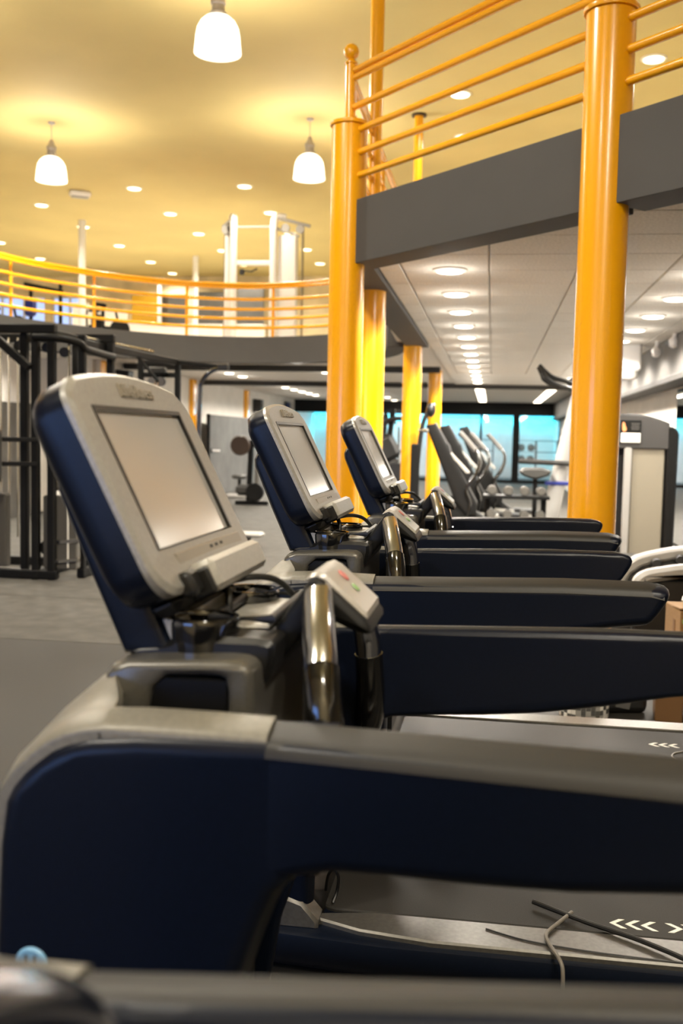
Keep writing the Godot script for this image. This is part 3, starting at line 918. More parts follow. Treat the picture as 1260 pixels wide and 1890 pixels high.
func place_lights() -> void:
	var warm := Color(1.0, 0.965, 0.91)
	var names := ["nearest", "second", "third", "fourth", "fifth", "sixth", "seventh", "eighth", "ninth", "tenth", "eleventh", "twelfth", "farthest"]
	var first: Node3D
	for k in 13:
		var lab: String = "round downlight, %s of the long row under the slanted grey mezzanine beam" % names[k]
		var at := V(-0.402, 3.12, -8.70 - 1.405 * k)
		if k == 0: first = make_downlight(lab, "downlights under the mezzanine", at, 0.115, LOW, warm, m_lens, SPILL)
		else: copy(first, lab, at)
	for k in 13:
		var lab: String = "round downlight, %s of the row right of the large yellow column" % names[k]
		dim(copy(first, lab, V(1.75, 3.12, -8.98 - 1.43 * k)), 0.6)
	for k in 9:
		dim(copy(first, "small far downlight, %s of the row beside the white left wall" % names[k], V(-6.27, Y_LOW, [-23.5, -24.8, -27.43, -28.75, -30.1, -31.45, -32.8, -34.1, -35.4][k])), 0.5)
	for k in 8:
		copy(first, "far downlight, %s of the row just left of the ball-topped yellow column" % names[k], V(-3.8, Y_LOW, -20.15 - 2.7 * k + (0.8 if k == 0 else 0.0)))
	for k in 4:
		copy(first, "small downlight, %s of the row beside the left wall behind the cable rig" % names[k], V(-8.98, Y_LOW, -9.5 - 2.5 * k))
	for k in 2:
		var lab: String = ["long ceiling light at the far end of the long downlight row", "long ceiling light at the far end of the right-hand downlight row"][k]
		var t := thing("strip_light", lab, "ceiling light", V([-0.40, 1.62][k], Y_LOW, -33.9), 0.0, "strip lights before the glass wall")
		put(S().box(V(0, -0.015, 0), V(0.30, 0.03, 9.6), 0.004), "housing", m_trim, t)
		put(S().box(V(0, -0.034, 0), V(0.26, 0.012, 9.5), 0.003), "diffuser", m_lens, t)
		var l := AreaLight3D.new()
		l.name = "lamp"
		l.area_size = Vector2(0.26, 9.5)
		l.light_energy = STRIP
		l.light_color = warm
		l.area_range = 40.0
		l.shadow_enabled = true
		t.add_child(l, true)
		l.position = Vector3(0, -0.045, 0)
		l.rotation.x = -PI / 2
	# hall ceiling
	var up: Node3D
	var cols := [[-4.92, [-19.4, -21.7, -23.9, -25.96, -28.05]], [-7.17, [-19.43, -21.69, -23.86, -26.04, -28.2]], [-9.72, [-20.73, -22.95, -25.28, -27.69, -29.65]], [-12.75, [-22.5, -24.75, -27.1]], [-0.6, [-14.5, -16.5, -19.0]], [1.85, [-13.4, -16.5]], [4.3, [-9.0, -13.4]]]
	var where := ["column of ceiling downlights above the white cable tower", "column of ceiling downlights in the middle of the ochre ceiling", "column of ceiling downlights left of the middle on the ochre ceiling", "leftmost column of ceiling downlights on the ochre ceiling", "ceiling downlights seen through the slanted yellow railing", "ceiling downlights right of the large yellow column", "ceiling downlights beyond the right edge over the upper floor"]
	for i in cols.size():
		for j in cols[i][1].size():
			var lab: String = "%s of the %s" % [["nearest", "second", "third", "fourth", "fifth"][j], where[i]]
			lab[0] = lab[0].to_upper()
			var at := V(cols[i][0], Y_TOP, cols[i][1][j])
			if up == null: up = make_downlight(lab, "downlights in the hall ceiling", at, 0.13, HIGH, Color(1.0, 0.96, 0.88), m_lens_up)
			else: copy(up, lab, at)
	var pend := make_pendant("white dome pendant lamp, the large near one at the top of the photograph", V(-2.93, Y_TOP, -10.35))
	copy(pend, "small white dome pendant lamp left of the yellow column with the ball", V(-2.90, Y_TOP, -15.42))
	copy(pend, "small white dome pendant lamp farthest left, above the curved railing", V(-7.0, Y_TOP, -15.28))
	copy(pend, "white dome pendant lamp hanging over the runners' side of the treadmills", V(-2.93, Y_TOP, -5.3))
	copy(pend, "white dome pendant lamp hanging over the black cable rig", V(-7.0, Y_TOP, -10.3))
	copy(pend, "white dome pendant lamp hanging behind the camera", V(1.4, Y_TOP, 2.9))
	copy(pend, "white dome pendant lamp hanging above the bottom-edge treadmill", V(-2.93, Y_TOP, -0.3))
	copy(pend, "white dome pendant lamp hanging above the runner ends of the treadmills", V(1.4, Y_TOP, -0.3))
	# light strip in the glazed room
	var t2 := thing("led_strip", "cyan light strip along the back wall of the glazed far room", "light strip", V(-2.7, 2.74, -46.06))
	put(S().box(V(0, 0, 0), V(11.0, 0.10, 0.05), 0.01), "glow_tube", m_led, t2)
	var l2 := AreaLight3D.new()
	l2.name = "lamp"
	l2.area_size = Vector2(11.0, 0.12)
	l2.light_energy = LED
	l2.light_color = Color(0.05, 0.85, 1.0)
	l2.area_range = 40.0
	l2.shadow_enabled = true
	t2.add_child(l2, true)
	l2.position = Vector3(0, -0.06, 0.08)
	l2.rotation = Vector3(-PI / 2 - 0.15, 0, 0)
	var t4 := thing("led_strip", "cyan light strip along the right side wall of the glazed far room", "light strip", V(2.70, 2.74, -43.0))
	put(S().box(V(0, 0, 0), V(0.05, 0.10, 5.6), 0.01), "glow_tube", m_led, t4)
	spot(t4, V(-0.2, -0.1, 0), LED_SIDE, Color(0.05, 0.85, 1.0), 0.1)
	var t5 := thing("strip_light", "white ceiling strip light inside the glazed far room", "ceiling light", V(-2.7, Y_LOW, -43.0))
	put(S().box(V(0, -0.015, 0), V(8.0, 0.03, 0.2), 0.004), "housing", m_trim, t5)
	put(S().box(V(0, -0.034, 0), V(7.9, 0.012, 0.16), 0.003), "diffuser", m_lens, t5)
	var l5 := AreaLight3D.new()
	l5.name = "lamp"
	l5.area_size = Vector2(7.9, 0.16)
	l5.light_energy = STRIP * 3.0
	l5.light_color = Color(0.9, 0.95, 1.0)
	l5.area_range = 40.0
	l5.shadow_enabled = true
	t5.add_child(l5, true)
	l5.position = Vector3(0, -0.045, 0)
	l5.rotation.x = -PI / 2

# ---------------------------------------------------------------- columns and railings
const RAILS := [4.605, 4.547, 4.317, 4.124, 3.945, 3.765]

func make_column(label: String, x: float, z: float, top: float, r := 0.143, ring := true) -> Node3D:
	var t := thing("column", label, "column", V(x, 0, z), 0.0, "yellow columns")
	var h := top if ring else 3.09
	put(S().lathe([Vector2(0, 0.0), Vector2(r + 0.0, 0.0), Vector2(r, 0.02), Vector2(r, h * 0.5), Vector2(r, h - 0.006), Vector2(r - 0.006, h), Vector2(0, h)], 40), "shaft", m_yellow, t)
	if ring:
		put(S().lathe([Vector2(0, h), Vector2(r + 0.014, h), Vector2(r + 0.018, h + 0.006), Vector2(r + 0.018, h + 0.024), Vector2(r + 0.012, h + 0.03), Vector2(0, h + 0.03)], 40), "cap_ring", m_yellow, t)
	return t

func ball_post(t: Node3D, y0: float) -> void:
	put(S().lathe([Vector2(0, y0), Vector2(0.043, y0), Vector2(0.043, 4.655), Vector2(0.052, 4.66), Vector2(0.052, 4.672), Vector2(0.036, 4.685), Vector2(0.028, 4.70), Vector2(0.0, 4.70)], 24), "slim_post", m_yellow, t)
	put(S().ball(V(0, 4.757, 0), 0.063, 24), "ball_finial", m_yellow, t)

func tall_post(t: Node3D, r := 0.066) -> void:
	put(S().lathe([Vector2(0, 3.55), Vector2(r, 3.55), Vector2(r, Y_TOP - 0.02), Vector2(0, Y_TOP - 0.02)], 24), "tall_post", m_yellow, t)
	put(S().lathe([Vector2(0, Y_TOP - 0.03), Vector2(r + 0.045, Y_TOP - 0.03), Vector2(r + 0.045, Y_TOP), Vector2(0, Y_TOP)], 24), "ceiling_flange", m_brown, t)

func columns() -> void:
	var c1 := make_column("round yellow column at the corner of the mezzanine, topped by a slim post with a ball", -1.215, -8.2, 4.17)
	ball_post(c1, 4.2)
	var c2 := make_column("round yellow column directly behind the front one, half hidden by it", -1.19, -9.65, 3.08, 0.143, false)
	tall_post(c2)
	var c3 := make_column("third round yellow column, under the far end of the straight grey beam", -1.235, -15.35, 3.08, 0.143, false)
	tall_post(c3)
	make_column("farthest and smallest round yellow column, behind the elliptical trainers", -1.21, -21.0, 3.08, 0.143, false)
	var cr := make_column("large near yellow column on the right with a checkered base", 0.612, -6.245, 4.19, 0.145)
	ball_post(cr, 4.2)
	var rng := RandomNumberGenerator.new()
	rng.seed = 4
	var tones := [S(), S(), S()]
	for row in 4:
		for k in 32:
			var a0 := TAU * k / 32.0
			var a1 := TAU * (k + 1) / 32.0
			var y0 := 0.004 + row * 0.029
			var s: Shape = tones[(rng.randi() % 3 + (row + k) % 2) % 3]
			var ring := func(r: float) -> PackedVector3Array:
				var o := PackedVector3Array()
				for q in [[a0 + 0.012, y0], [a1 - 0.012, y0], [a1 - 0.012, y0 + 0.027], [a0 + 0.012, y0 + 0.027]]:
					o.append(V(cos(q[0]) * r, q[1], sin(q[0]) * r))
				return o
			s.loft([ring.call(0.146), ring.call(0.152)])
	for k in 3:
		put(tones[k], "mosaic_tile", [m_wall, m_lightgrey, m_dado][k], cr)
	put(S().lathe([Vector2(0.140, 0.0), Vector2(0.149, 0.0), Vector2(0.149, 0.121), Vector2(0.140, 0.121)], 40), "mosaic_band", m_lightgrey, cr)
	# the two slim yellow posts against the white left wall
	for k in 3:
		var w := thing("wall_post", ["flat yellow post on the white left wall, right of the black tower", "flat yellow post on the white left wall above the grey panel", "flat yellow post at the near end of the white left wall"][k], "post", V(-7.90, 0, [-25.9, -31.8, -18.9][k]) if k < 2 else V(-7.86, 0, -19.75), 0.0, "yellow wall posts")
		put(S().box(V(0, 1.56, 0), V(0.14, 3.1, 0.30), 0.02), "shaft", m_yellow, w)

func railing(label: String, pts: Array, posts: Array, r := 0.026) -> void:      # pts in (x, z)
	var t := thing("railing", label, "railing", V(pts[0].x, Y_UP, pts[0].y), 0.0, "yellow mezzanine railings")
	for y in RAILS:
		var line := []
		for p in pts: line.append(V(p.x - pts[0].x, y - Y_UP, p.y - pts[0].y))
		put(S().tube(line, r, 12), "rail", m_yellow, t)
	for p in posts:
		put(S().lathe([Vector2(0, 0), Vector2(0.05, 0), Vector2(0.05, 0.012), Vector2(0.03, 0.016), Vector2(0.03, 4.60 - Y_UP), Vector2(0, 4.60 - Y_UP)], 16, Transform3D(Basis(), V(p.x - pts[0].x, 0, p.y - pts[0].y))), "post", m_yellow, t)

func railings() -> void:
	var a := Vector2(-1.195, -8.19)
	var c := Vector2(0.612, -6.245)
	railing("slanted yellow railing between the ball-topped column and the large near column", [a, c], [])
	railing("yellow railing running out of the picture to the right of the large near column", [c, c + BD * 5.8], [c + BD * 2.9, c + BD * 5.8])
	railing("straight yellow railing running away behind the front column, seen end on", [Vector2(-1.22, -8.25), Vector2(-1.22, -15.4)], [Vector2(-1.22, -10.6), Vector2(-1.22, -12.6)])
	var e := []
	for p in curve_edge(): e.append(p)
	var shifted := []
	for i in e.size():
		var d: Vector2 = (e[mini(i + 1, e.size() - 1)] - e[maxi(i - 1, 0)]).normalized()
		shifted.append(e[i] + Vector2(d.y, -d.x) * -0.10)
	railing("curved yellow railing of the far mezzanine on the left", shifted, [Vector2(-8.30, -16.50), Vector2(-7.42, -18.03), Vector2(-6.02, -19.28), Vector2(-4.34, -19.52), Vector2(-2.72, -18.78), Vector2(-8.46, -14.2), Vector2(-8.56, -10.0), Vector2(-8.58, -6.0)], 0.031)

var m_brown

# ---------------------------------------------------------------- machines
func cable_rig() -> void:
	var t := thing("cable_rig", "black multi-station cable machine at the left edge, behind the nearest console", "gym machine", V(-5.4, 0, -11.1))
	var P := func(x, z): put(S().box(V(x, 1.38, z), V(0.085, 2.76, 0.085), 0.01), "upright", m_frame, t)
	for q in [[0.36, 0.5], [0.55, 0.5], [0.80, 0.25], [-0.35, 0.5], [-1.2, 0.5], [-1.2, -0.6], [0.36, -0.6], [0.80, -0.6], [0.19, 0.42]]:
		P.call(q[0], q[1])
	put(S().beam(V(-1.25, 2.80, 0.5), V(0.60, 2.80, 0.5), 0.09, 0.10, 0.01), "top_beam", m_frame, t)
	put(S().beam(V(-1.25, 2.80, -0.6), V(0.85, 2.80, -0.6), 0.09, 0.10, 0.01), "top_beam", m_frame, t)
	put(S().beam(V(0.36, 2.79, 0.54), V(0.36, 2.79, -0.65), 0.09, 0.09, 0.01), "top_beam", m_frame, t)
	put(S().beam(V(-1.2, 2.79, 0.54), V(-1.2, 2.79, -0.65), 0.09, 0.09, 0.01), "top_beam", m_frame, t)
	put(S().tube(smooth([V(0.36, 2.70, 0.56), V(0.62, 2.70, 0.52), V(0.80, 2.66, 0.36), V(0.83, 2.60, 0.2), V(0.83, 2.58, -0.6)], 5), 0.045, 10), "curved_bar", m_frame, t)
	put(S().beam(V(-0.36, 2.92, 0.56), V(0.32, 2.36, 0.56), 0.08, 0.09, 0.01), "brace", m_frame, t)
	for x in [-0.28, -0.16, -0.06, 0.05, 0.27, 0.46, 0.66]:
		put(S().rod(V(x, 0.45, 0.30), V(x, 2.72, 0.30), 0.014, 8), "guide_rod", m_steel, t)
	for x in [-0.22, 0.62]:
		var sx := S().prism(smooth2(pv([x - 0.20, 0.12, x + 0.20, 0.12, x + 0.20, 0.95, x - 0.20, 0.95]), 1), [[0.34, 0.01], [0.35, 0.0], [0.44, 0.0], [0.45, 0.01]])
		var sc := put(sx, "stack_cover", m_stack, t)
		put(S().box(V(x + 0.10, 0.53, 0.455), V(0.018, 0.78, 0.006)), "number_strip", m_print, sc)
	for k in 9:
		put(S().box(V(0.62, 1.02 + 0.055 * k, 0.24), V(0.30, 0.048, 0.12), 0.006), "weight_plate", m_stack, t)
	put(S().prism(smooth2(pv([-0.40, 1.06, 0.02, 1.06, 0.08, 1.12, 0.08, 1.66, 0.02, 1.73, -0.40, 1.73]), 2), [[0.70, 0.04], [0.72, 0.015], [0.74, 0.0], [0.80, 0.0], [0.82, 0.015], [0.83, 0.04]]), "back_pad", m_pad, t)
	for y in [1.30, 1.57]:
		put(S().beam(V(0.02, y, 0.70), V(0.40, y, 0.52), 0.05, 0.05, 0.006), "pad_arm", m_frame, t)
	for q in [[0.12, 2.62], [0.45, 2.60], [-0.20, 2.60], [0.66, 2.55]]:
		put(S().lathe([Vector2(0, -0.015), Vector2(0.055, -0.015), Vector2(0.045, 0), Vector2(0.055, 0.015), Vector2(0, 0.015)], 18, Transform3D(Basis(Vector3.RIGHT, PI / 2), V(q[0], q[1], 0.42))), "pulley", m_black, t)
		put(S().rod(V(q[0] + 0.055, q[1], 0.42), V(q[0] + 0.055, 1.0, 0.42), 0.006, 6), "steel_cable", m_steel, t)
	for q in [[V(-1.25, 0.06, 0.5), V(0.62, 0.06, 0.5)], [V(-1.25, 0.06, -0.6), V(0.85, 0.06, -0.6)], [V(0.80, 0.06, 0.30), V(0.80, 0.06, -0.62)], [V(0.36, 0.06, 0.55), V(0.36, 0.06, -0.62)], [V(-1.2, 0.06, 0.55), V(-1.2, 0.06, -0.62)]]:
		put(S().beam(q[0], q[1], 0.09, 0.10, 0.01), "base_beam", m_frame, t)
	put(S().beam(V(0.58, 0.42, 0.44), V(0.88, 0.46, 0.44), 0.04, 0.05, 0.006), "step_bar", m_steel, t)
	put(S().beam(V(0.58, 0.20, 0.46), V(0.86, 0.24, 0.46), 0.04, 0.04, 0.006), "step_bar", m_steel, t)
	put(S().lathe([Vector2(0, -0.06), Vector2(0.09, -0.06), Vector2(0.10, 0.0), Vector2(0.09, 0.06), Vector2(0, 0.06)], 18, Transform3D(Basis(Vector3.RIGHT, PI / 2), V(0.45, 0.35, 0.35))), "cam", m_black, t)
	# second tower, reached by the crossbar
	var c := thing("cable_tower", "black cable tower joined to the rig by a long overhead crossbar", "gym machine", V(-4.85, 0, -14.2))
	for x in [-0.27, 0.29]:
		put(S().box(V(x, 1.37, 0), V(0.075, 2.74, 0.09), 0.01), "upright", m_frame, c)
	for y in [2.70, 2.52]:
		put(S().beam(V(-0.30, y, 0), V(0.32, y, 0), 0.07, 0.07, 0.01), "cross_piece", m_frame, c)
	put(S().beam(V(0.14, 2.69, 3.2), V(0.26, 2.71, 0.0), 0.07, 0.09, 0.01), "crossbar", m_frame, c)
	put(S().rod(V(0.12, 2.76, 3.1), V(0.22, 2.78, 0.9), 0.022, 8), "pull_up_bar", m_steel, c)
	put(S().beam(V(0.2, 2.66, 1.4), V(0.2, 2.40, 0.6), 0.03, 0.04, 0.004), "stay", m_frame, c)
	put(S().box(V(0.0, 2.58, 0.06), V(0.26, 0.10, 0.12), 0.02), "pulley_block", m_black, c)
	for x in [-0.06, 0.06]:
		put(S().lathe([Vector2(0, -0.02), Vector2(0.07, -0.02), Vector2(0.06, 0), Vector2(0.07, 0.02), Vector2(0, 0.02)], 18, Transform3D(Basis(Vector3.RIGHT, PI / 2), V(x, 2.42, 0.08))), "pulley", m_steel, c)
		put(S().rod(V(x * 0.4, 2.42, 0.1), V(x * 0.4, 2.12, 0.1), 0.012, 6), "steel_cable", m_steel, c)
	put(S().box(V(0.0, 1.1, -0.05), V(0.34, 1.9, 0.16), 0.02), "stack_cover", m_stack, c)
	put(S().box(V(0.0, 0.05, 0), V(0.8, 0.10, 0.5), 0.02), "base_plate", m_frame, c)
	put(S().beam(V(0.29, 2.71, 0), V(1.02, 2.64, 0), 0.06, 0.06, 0.01), "outrigger", m_frame, c)
	put(S().box(V(0.98, 2.64, 0.02), V(0.16, 0.09, 0.10), 0.015), "bracket", m_black, c)
	put(S().tube(smooth([V(0.95, 2.63, 0.02), V(0.86, 2.61, 0.04), V(0.74, 2.53, 0.05), V(0.66, 2.40, 0.05), V(0.64, 2.25, 0.05), V(0.63, 1.7, 0.05), V(0.62, 0.9, 0.05), V(0.62, 0.04, 0.05)], 5), 0.033, 12), "bent_pipe", m_gloss, c)

func elliptical(label: String, x: float, z: float) -> Node3D:
	var t := thing("elliptical_trainer", label, "elliptical trainer", V(x, 0, z), 0.0, "elliptical trainers")
	put(S().prism(smooth2(pv([-0.55, 1.90, -0.40, 1.93, 0.34, 0.62, 0.32, 0.42, 0.20, 0.40, -0.02, 0.62]), 1), [[-0.30, 0.03], [-0.28, 0.0], [0.28, 0.0], [0.30, 0.03]]), "mast_shroud", m_board, t)
	put(S().prism(smooth2(pv([-0.42, 1.935, -0.39, 1.95, -0.20, 1.62, -0.16, 1.58, -0.12, 1.44, -0.15, 1.42]), 1), [[-0.28, 0.02], [-0.27, 0.0], [0.27, 0.0], [0.28, 0.02]]), "console", m_black, t)
	put(S().prism(pv([-0.16, 1.49, 0.18, 1.14, 0.19, 1.12, 0.14, 1.12, -0.15, 1.44]), [[-0.24, 0.0], [0.24, 0.0]]), "tray_edge", m_silver, t)
	put(S().prism(smooth2(pv([-0.75, 0.05, -0.78, 0.40, -0.55, 0.62, -0.10, 0.66, 0.30, 0.50, 0.62, 0.28, 0.66, 0.08]), 1), [[-0.24, 0.04], [-0.21, 0.0], [0.21, 0.0], [0.24, 0.04]]), "drive_casing", m_board, t)
	put(S().box(V(0.2, 0.04, 0), V(2.0, 0.08, 0.10), 0.02), "base_beam", m_frame, t)
	for s in [-1, 1]:
		put(S().tube(smooth([V(0.16, 0.30, s * 0.30), V(0.22, 0.62, s * 0.32), V(0.15, 0.85, s * 0.33), V(0.30, 1.10, s * 0.33), V(0.36, 1.32, s * 0.32), V(0.30, 1.48, s * 0.29), V(0.10, 1.70, s * 0.26), V(0.02, 1.78, s * 0.25)], 5), 0.030, 10), "moving_handle", m_gloss, t)
		put(S().tube([V(0.28, 1.50, s * 0.288), V(0.10, 1.70, s * 0.26), V(0.01, 1.79, s * 0.25)], 0.042, 12), "handle_grip", m_dado, t)
		put(S().prism(smooth2(pv([0.55, 0.32, 0.58, 0.36, 1.0, 0.34, 1.02, 0.29, 0.6, 0.28]), 1), [[s * 0.10, 0.0], [s * 0.28, 0.0]]), "pedal", m_black, t)
		put(S().beam(V(0.1, 0.34, s * 0.26), V(1.0, 0.27, s * 0.19), 0.04, 0.06, 0.01), "pedal_arm", m_silver, t)
	for x2 in [-0.6, 1.1]:
		put(S().box(V(x2, 0.03, 0), V(0.09, 0.06, 0.62), 0.015), "cross_foot", m_rubber, t)
	return t

func cable_machine() -> void:
	var t := thing("weight_machine", "tall grey weight machine with a placard, beside the large yellow column", "gym machine", V(1.42, 0, -11.0))
	put(S().box(V(0, 0.98, -0.10), V(0.80, 1.5, 0.10), 0.02), "back_panel", m_grey, t)
	for q in [[-0.245, 0.30], [0.215, 0.34]]:
		put(S().box(V(q[0], 0.90, 0.0), V(q[1], 1.46, 0.06), 0.012), "front_panel", m_panel_tan, t)
	put(S().prism(smooth2(pv([-0.03, 0.15, 0.04, 0.15, 0.045, 1.64, -0.035, 1.64]), 1), [[0.02, 0.008], [0.03, 0.0], [0.05, 0.0], [0.06, 0.008]]), "centre_post", m_arm, t)
	var hood := []
	for i in 13:
		var x := -0.42 + 0.84 * i / 12.0
		hood.append(Vector2(x, 1.99 - 0.55 * pow(absf(x) / 1.0, 2.0) + 0.0))
	var o := PackedVector2Array(hood)
	o.append(Vector2(0.42, 1.62)); o.append(Vector2(-0.42, 1.62))
	put(S().prism(o, [[-0.15, 0.015], [-0.14, 0.0], [0.05, 0.0], [0.06, 0.015]]), "hood", m_grey, t)
	put(S().prism(smooth2(pv([0.40, 0.10, 0.50, 0.10, 0.515, 1.80, 0.46, 1.86, 0.40, 1.86]), 1), [[-0.20, 0.02], [-0.18, 0.0], [0.05, 0.0], [0.07, 0.02]]), "side_post", m_frame, t)
	put(S().prism(smooth2(pv([-0.40, 0.10, -0.50, 0.10, -0.515, 1.80, -0.46, 1.86, -0.40, 1.86]), 1), [[-0.20, 0.02], [-0.18, 0.0], [0.05, 0.0], [0.07, 0.02]]), "side_post", m_frame, t)
	var pl := put(S().box(V(0.02, 1.80, 0.066), V(0.21, 0.24, 0.012), 0.004), "placard", m_frame, t)
	put(S().box(V(0.02, 1.735, 0.0745), V(0.20, 0.10, 0.006), 0.002), "placard_sheet", m_print, pl)
	put(S().prism(smooth2(pv([-0.065, 1.80, -0.03, 1.80, -0.022, 1.83, -0.038, 1.86, -0.045, 1.895, -0.066, 1.90, -0.07, 1.86]), 1), [[0.071, 0.0], [0.0745, 0.0]]), "placard_figure", m_skin, pl)
	var ln := S()
	for k in 4:
		ln.box(V(0.065, 1.885 - 0.02 * k, 0.0735), V(0.09 - 0.012 * (k % 2), 0.006, 0.002))
	put(ln, "placard_lines", m_dado, pl)
	put(S().box(V(0, 0.06, 0.1), V(1.0, 0.12, 0.7), 0.02), "base", m_grey, t)
	put(S().box(V(-0.05, 0.50, 0.55), V(0.42, 0.09, 0.42), 0.035), "seat", m_pad, t)
	put(S().beam(V(-0.05, 0.1, 0.45), V(-0.05, 0.46, 0.5), 0.08, 0.08, 0.01), "seat_post", m_grey, t)
	put(S().tube(smooth([V(-0.12, 1.95, -0.1), V(-0.16, 2.3, -0.1), V(-0.22, 2.52, -0.1), V(-0.36, 2.62, -0.1), V(-0.60, 2.64, -0.1)], 5), 0.04, 12), "overhead_pipe", m_lightgrey, t)

func far_press() -> void:
	var t := thing("press_machine", "pale grey machine with a leaning arm and forked black handles behind the large column", "gym machine", V(0.98, 0, -16.0))
	put(S().tube([V(-0.10, 0.05, 0), V(-0.05, 0.5, 0), V(0.20, 1.8, 0), V(0.32, 2.5, 0)], [0.14, 0.14, 0.115, 0.085], 14), "leaning_arm", m_arm, t)
	for s in [-1, 1]:
		put(S().tube(smooth([V(0.30, 2.55, s * 0.06), V(0.08, 2.62, s * 0.14), V(-0.12, 2.68, s * 0.2), V(-0.30, 2.84, s * 0.24)], 4), 0.026, 10), "fork_handle", m_black, t)
		put(S().tube(smooth([V(0.30, 2.48, s * 0.06), V(0.10, 2.52, s * 0.2), V(-0.10, 2.58, s * 0.3), V(-0.22, 2.66, s * 0.34)], 4), 0.026, 10), "fork_handle", m_black, t)
	put(S().tube([V(-0.30, 2.84, -0.24), V(-0.24, 2.72, -0.30), V(-0.22, 2.66, -0.34)], 0.022, 8), "handle_link", m_black, t)
	put(S().tube([V(-0.30, 2.84, 0.24), V(-0.24, 2.72, 0.30), V(-0.22, 2.66, 0.34)], 0.022, 8), "handle_link", m_black, t)
	put(S().box(V(0.30, 2.56, 0), V(0.34, 0.20, 0.20), 0.05), "pivot_block", m_black, t)
	put(S().box(V(-0.1, 0.05, 0), V(1.2, 0.10, 0.9), 0.03), "base", m_grey, t)
	put(S().beam(V(-0.15, 1.03, 0.12), V(0.30, 1.03, 0.12), 0.05, 0.06, 0.01), "blue_bar", m_blue, t)
	put(S().rod(V(-0.56, 1.36, 0.2), V(0.3, 1.34, 0.2), 0.04, 12), "lever", m_rubber_top, t)
	put(S().prism(smooth2(pv([-0.56, 1.20, -0.50, 1.26, -0.2, 1.27, -0.06, 1.22, -0.12, 1.14, -0.3, 1.09, -0.48, 1.13]), 1), [[0.0, 0.03], [0.03, 0.0], [0.37, 0.0], [0.40, 0.03]]), "seat_pad", m_pad, t)
	put(S().beam(V(-0.30, 0.1, 0.2), V(-0.30, 1.12, 0.2), 0.07, 0.07, 0.01), "seat_post", m_frame, t)

func dumbbells() -> void:
	var t := thing("dumbbell_rack", "low black dumbbell rack in front of the far glass wall, right of the ellipticals", "dumbbell rack", V(0.38, 0, -15.2))
	for y in [0.48, 0.84]:
		put(S().box(V(0, y, 0.0), V(0.98, 0.05, 0.40), 0.01), "shelf", m_frame, t)
	for x in [-0.42, 0.42]:
		put(S().beam(V(x, 0.0, -0.24), V(x, 0.92, -0.24), 0.08, 0.08, 0.01), "leg", m_frame, t)
		put(S().box(V(x, 0.03, -0.02), V(0.10, 0.06, 0.5), 0.01), "foot", m_frame, t)
	var proto: Node3D
	var n := 0
	for row in 2:
		for k in 4:
			var at := V(0.38 - 0.36 + 0.24 * k, [0.575, 0.935][row], -15.19)
			var lab: String = "dark dumbbell, %s from the left on the %s shelf of the far rack" % [["first", "second", "third", "fourth"][k], ["lower", "upper"][row]]
			if n == 0:
				proto = thing("dumbbell", lab, "dumbbell", at, 0.0, "dumbbells on the far rack")
				proto.rotation.y = 0.0
				for s in [-1, 1]:
					put(S().lathe([Vector2(0, -0.05), Vector2(0.055, -0.05), Vector2(0.068, -0.035), Vector2(0.068, 0.035), Vector2(0.055, 0.05), Vector2(0, 0.05)], 16, Transform3D(Basis(Vector3.RIGHT, PI / 2), V(0, 0, s * 0.11))), "head", m_stack if s > 0 else m_black, proto)
				put(S().rod(V(0, 0, -0.07), V(0, 0, 0.07), 0.016, 8), "handle", m_steel, proto)
			else: copy(proto, lab, at)
			n += 1

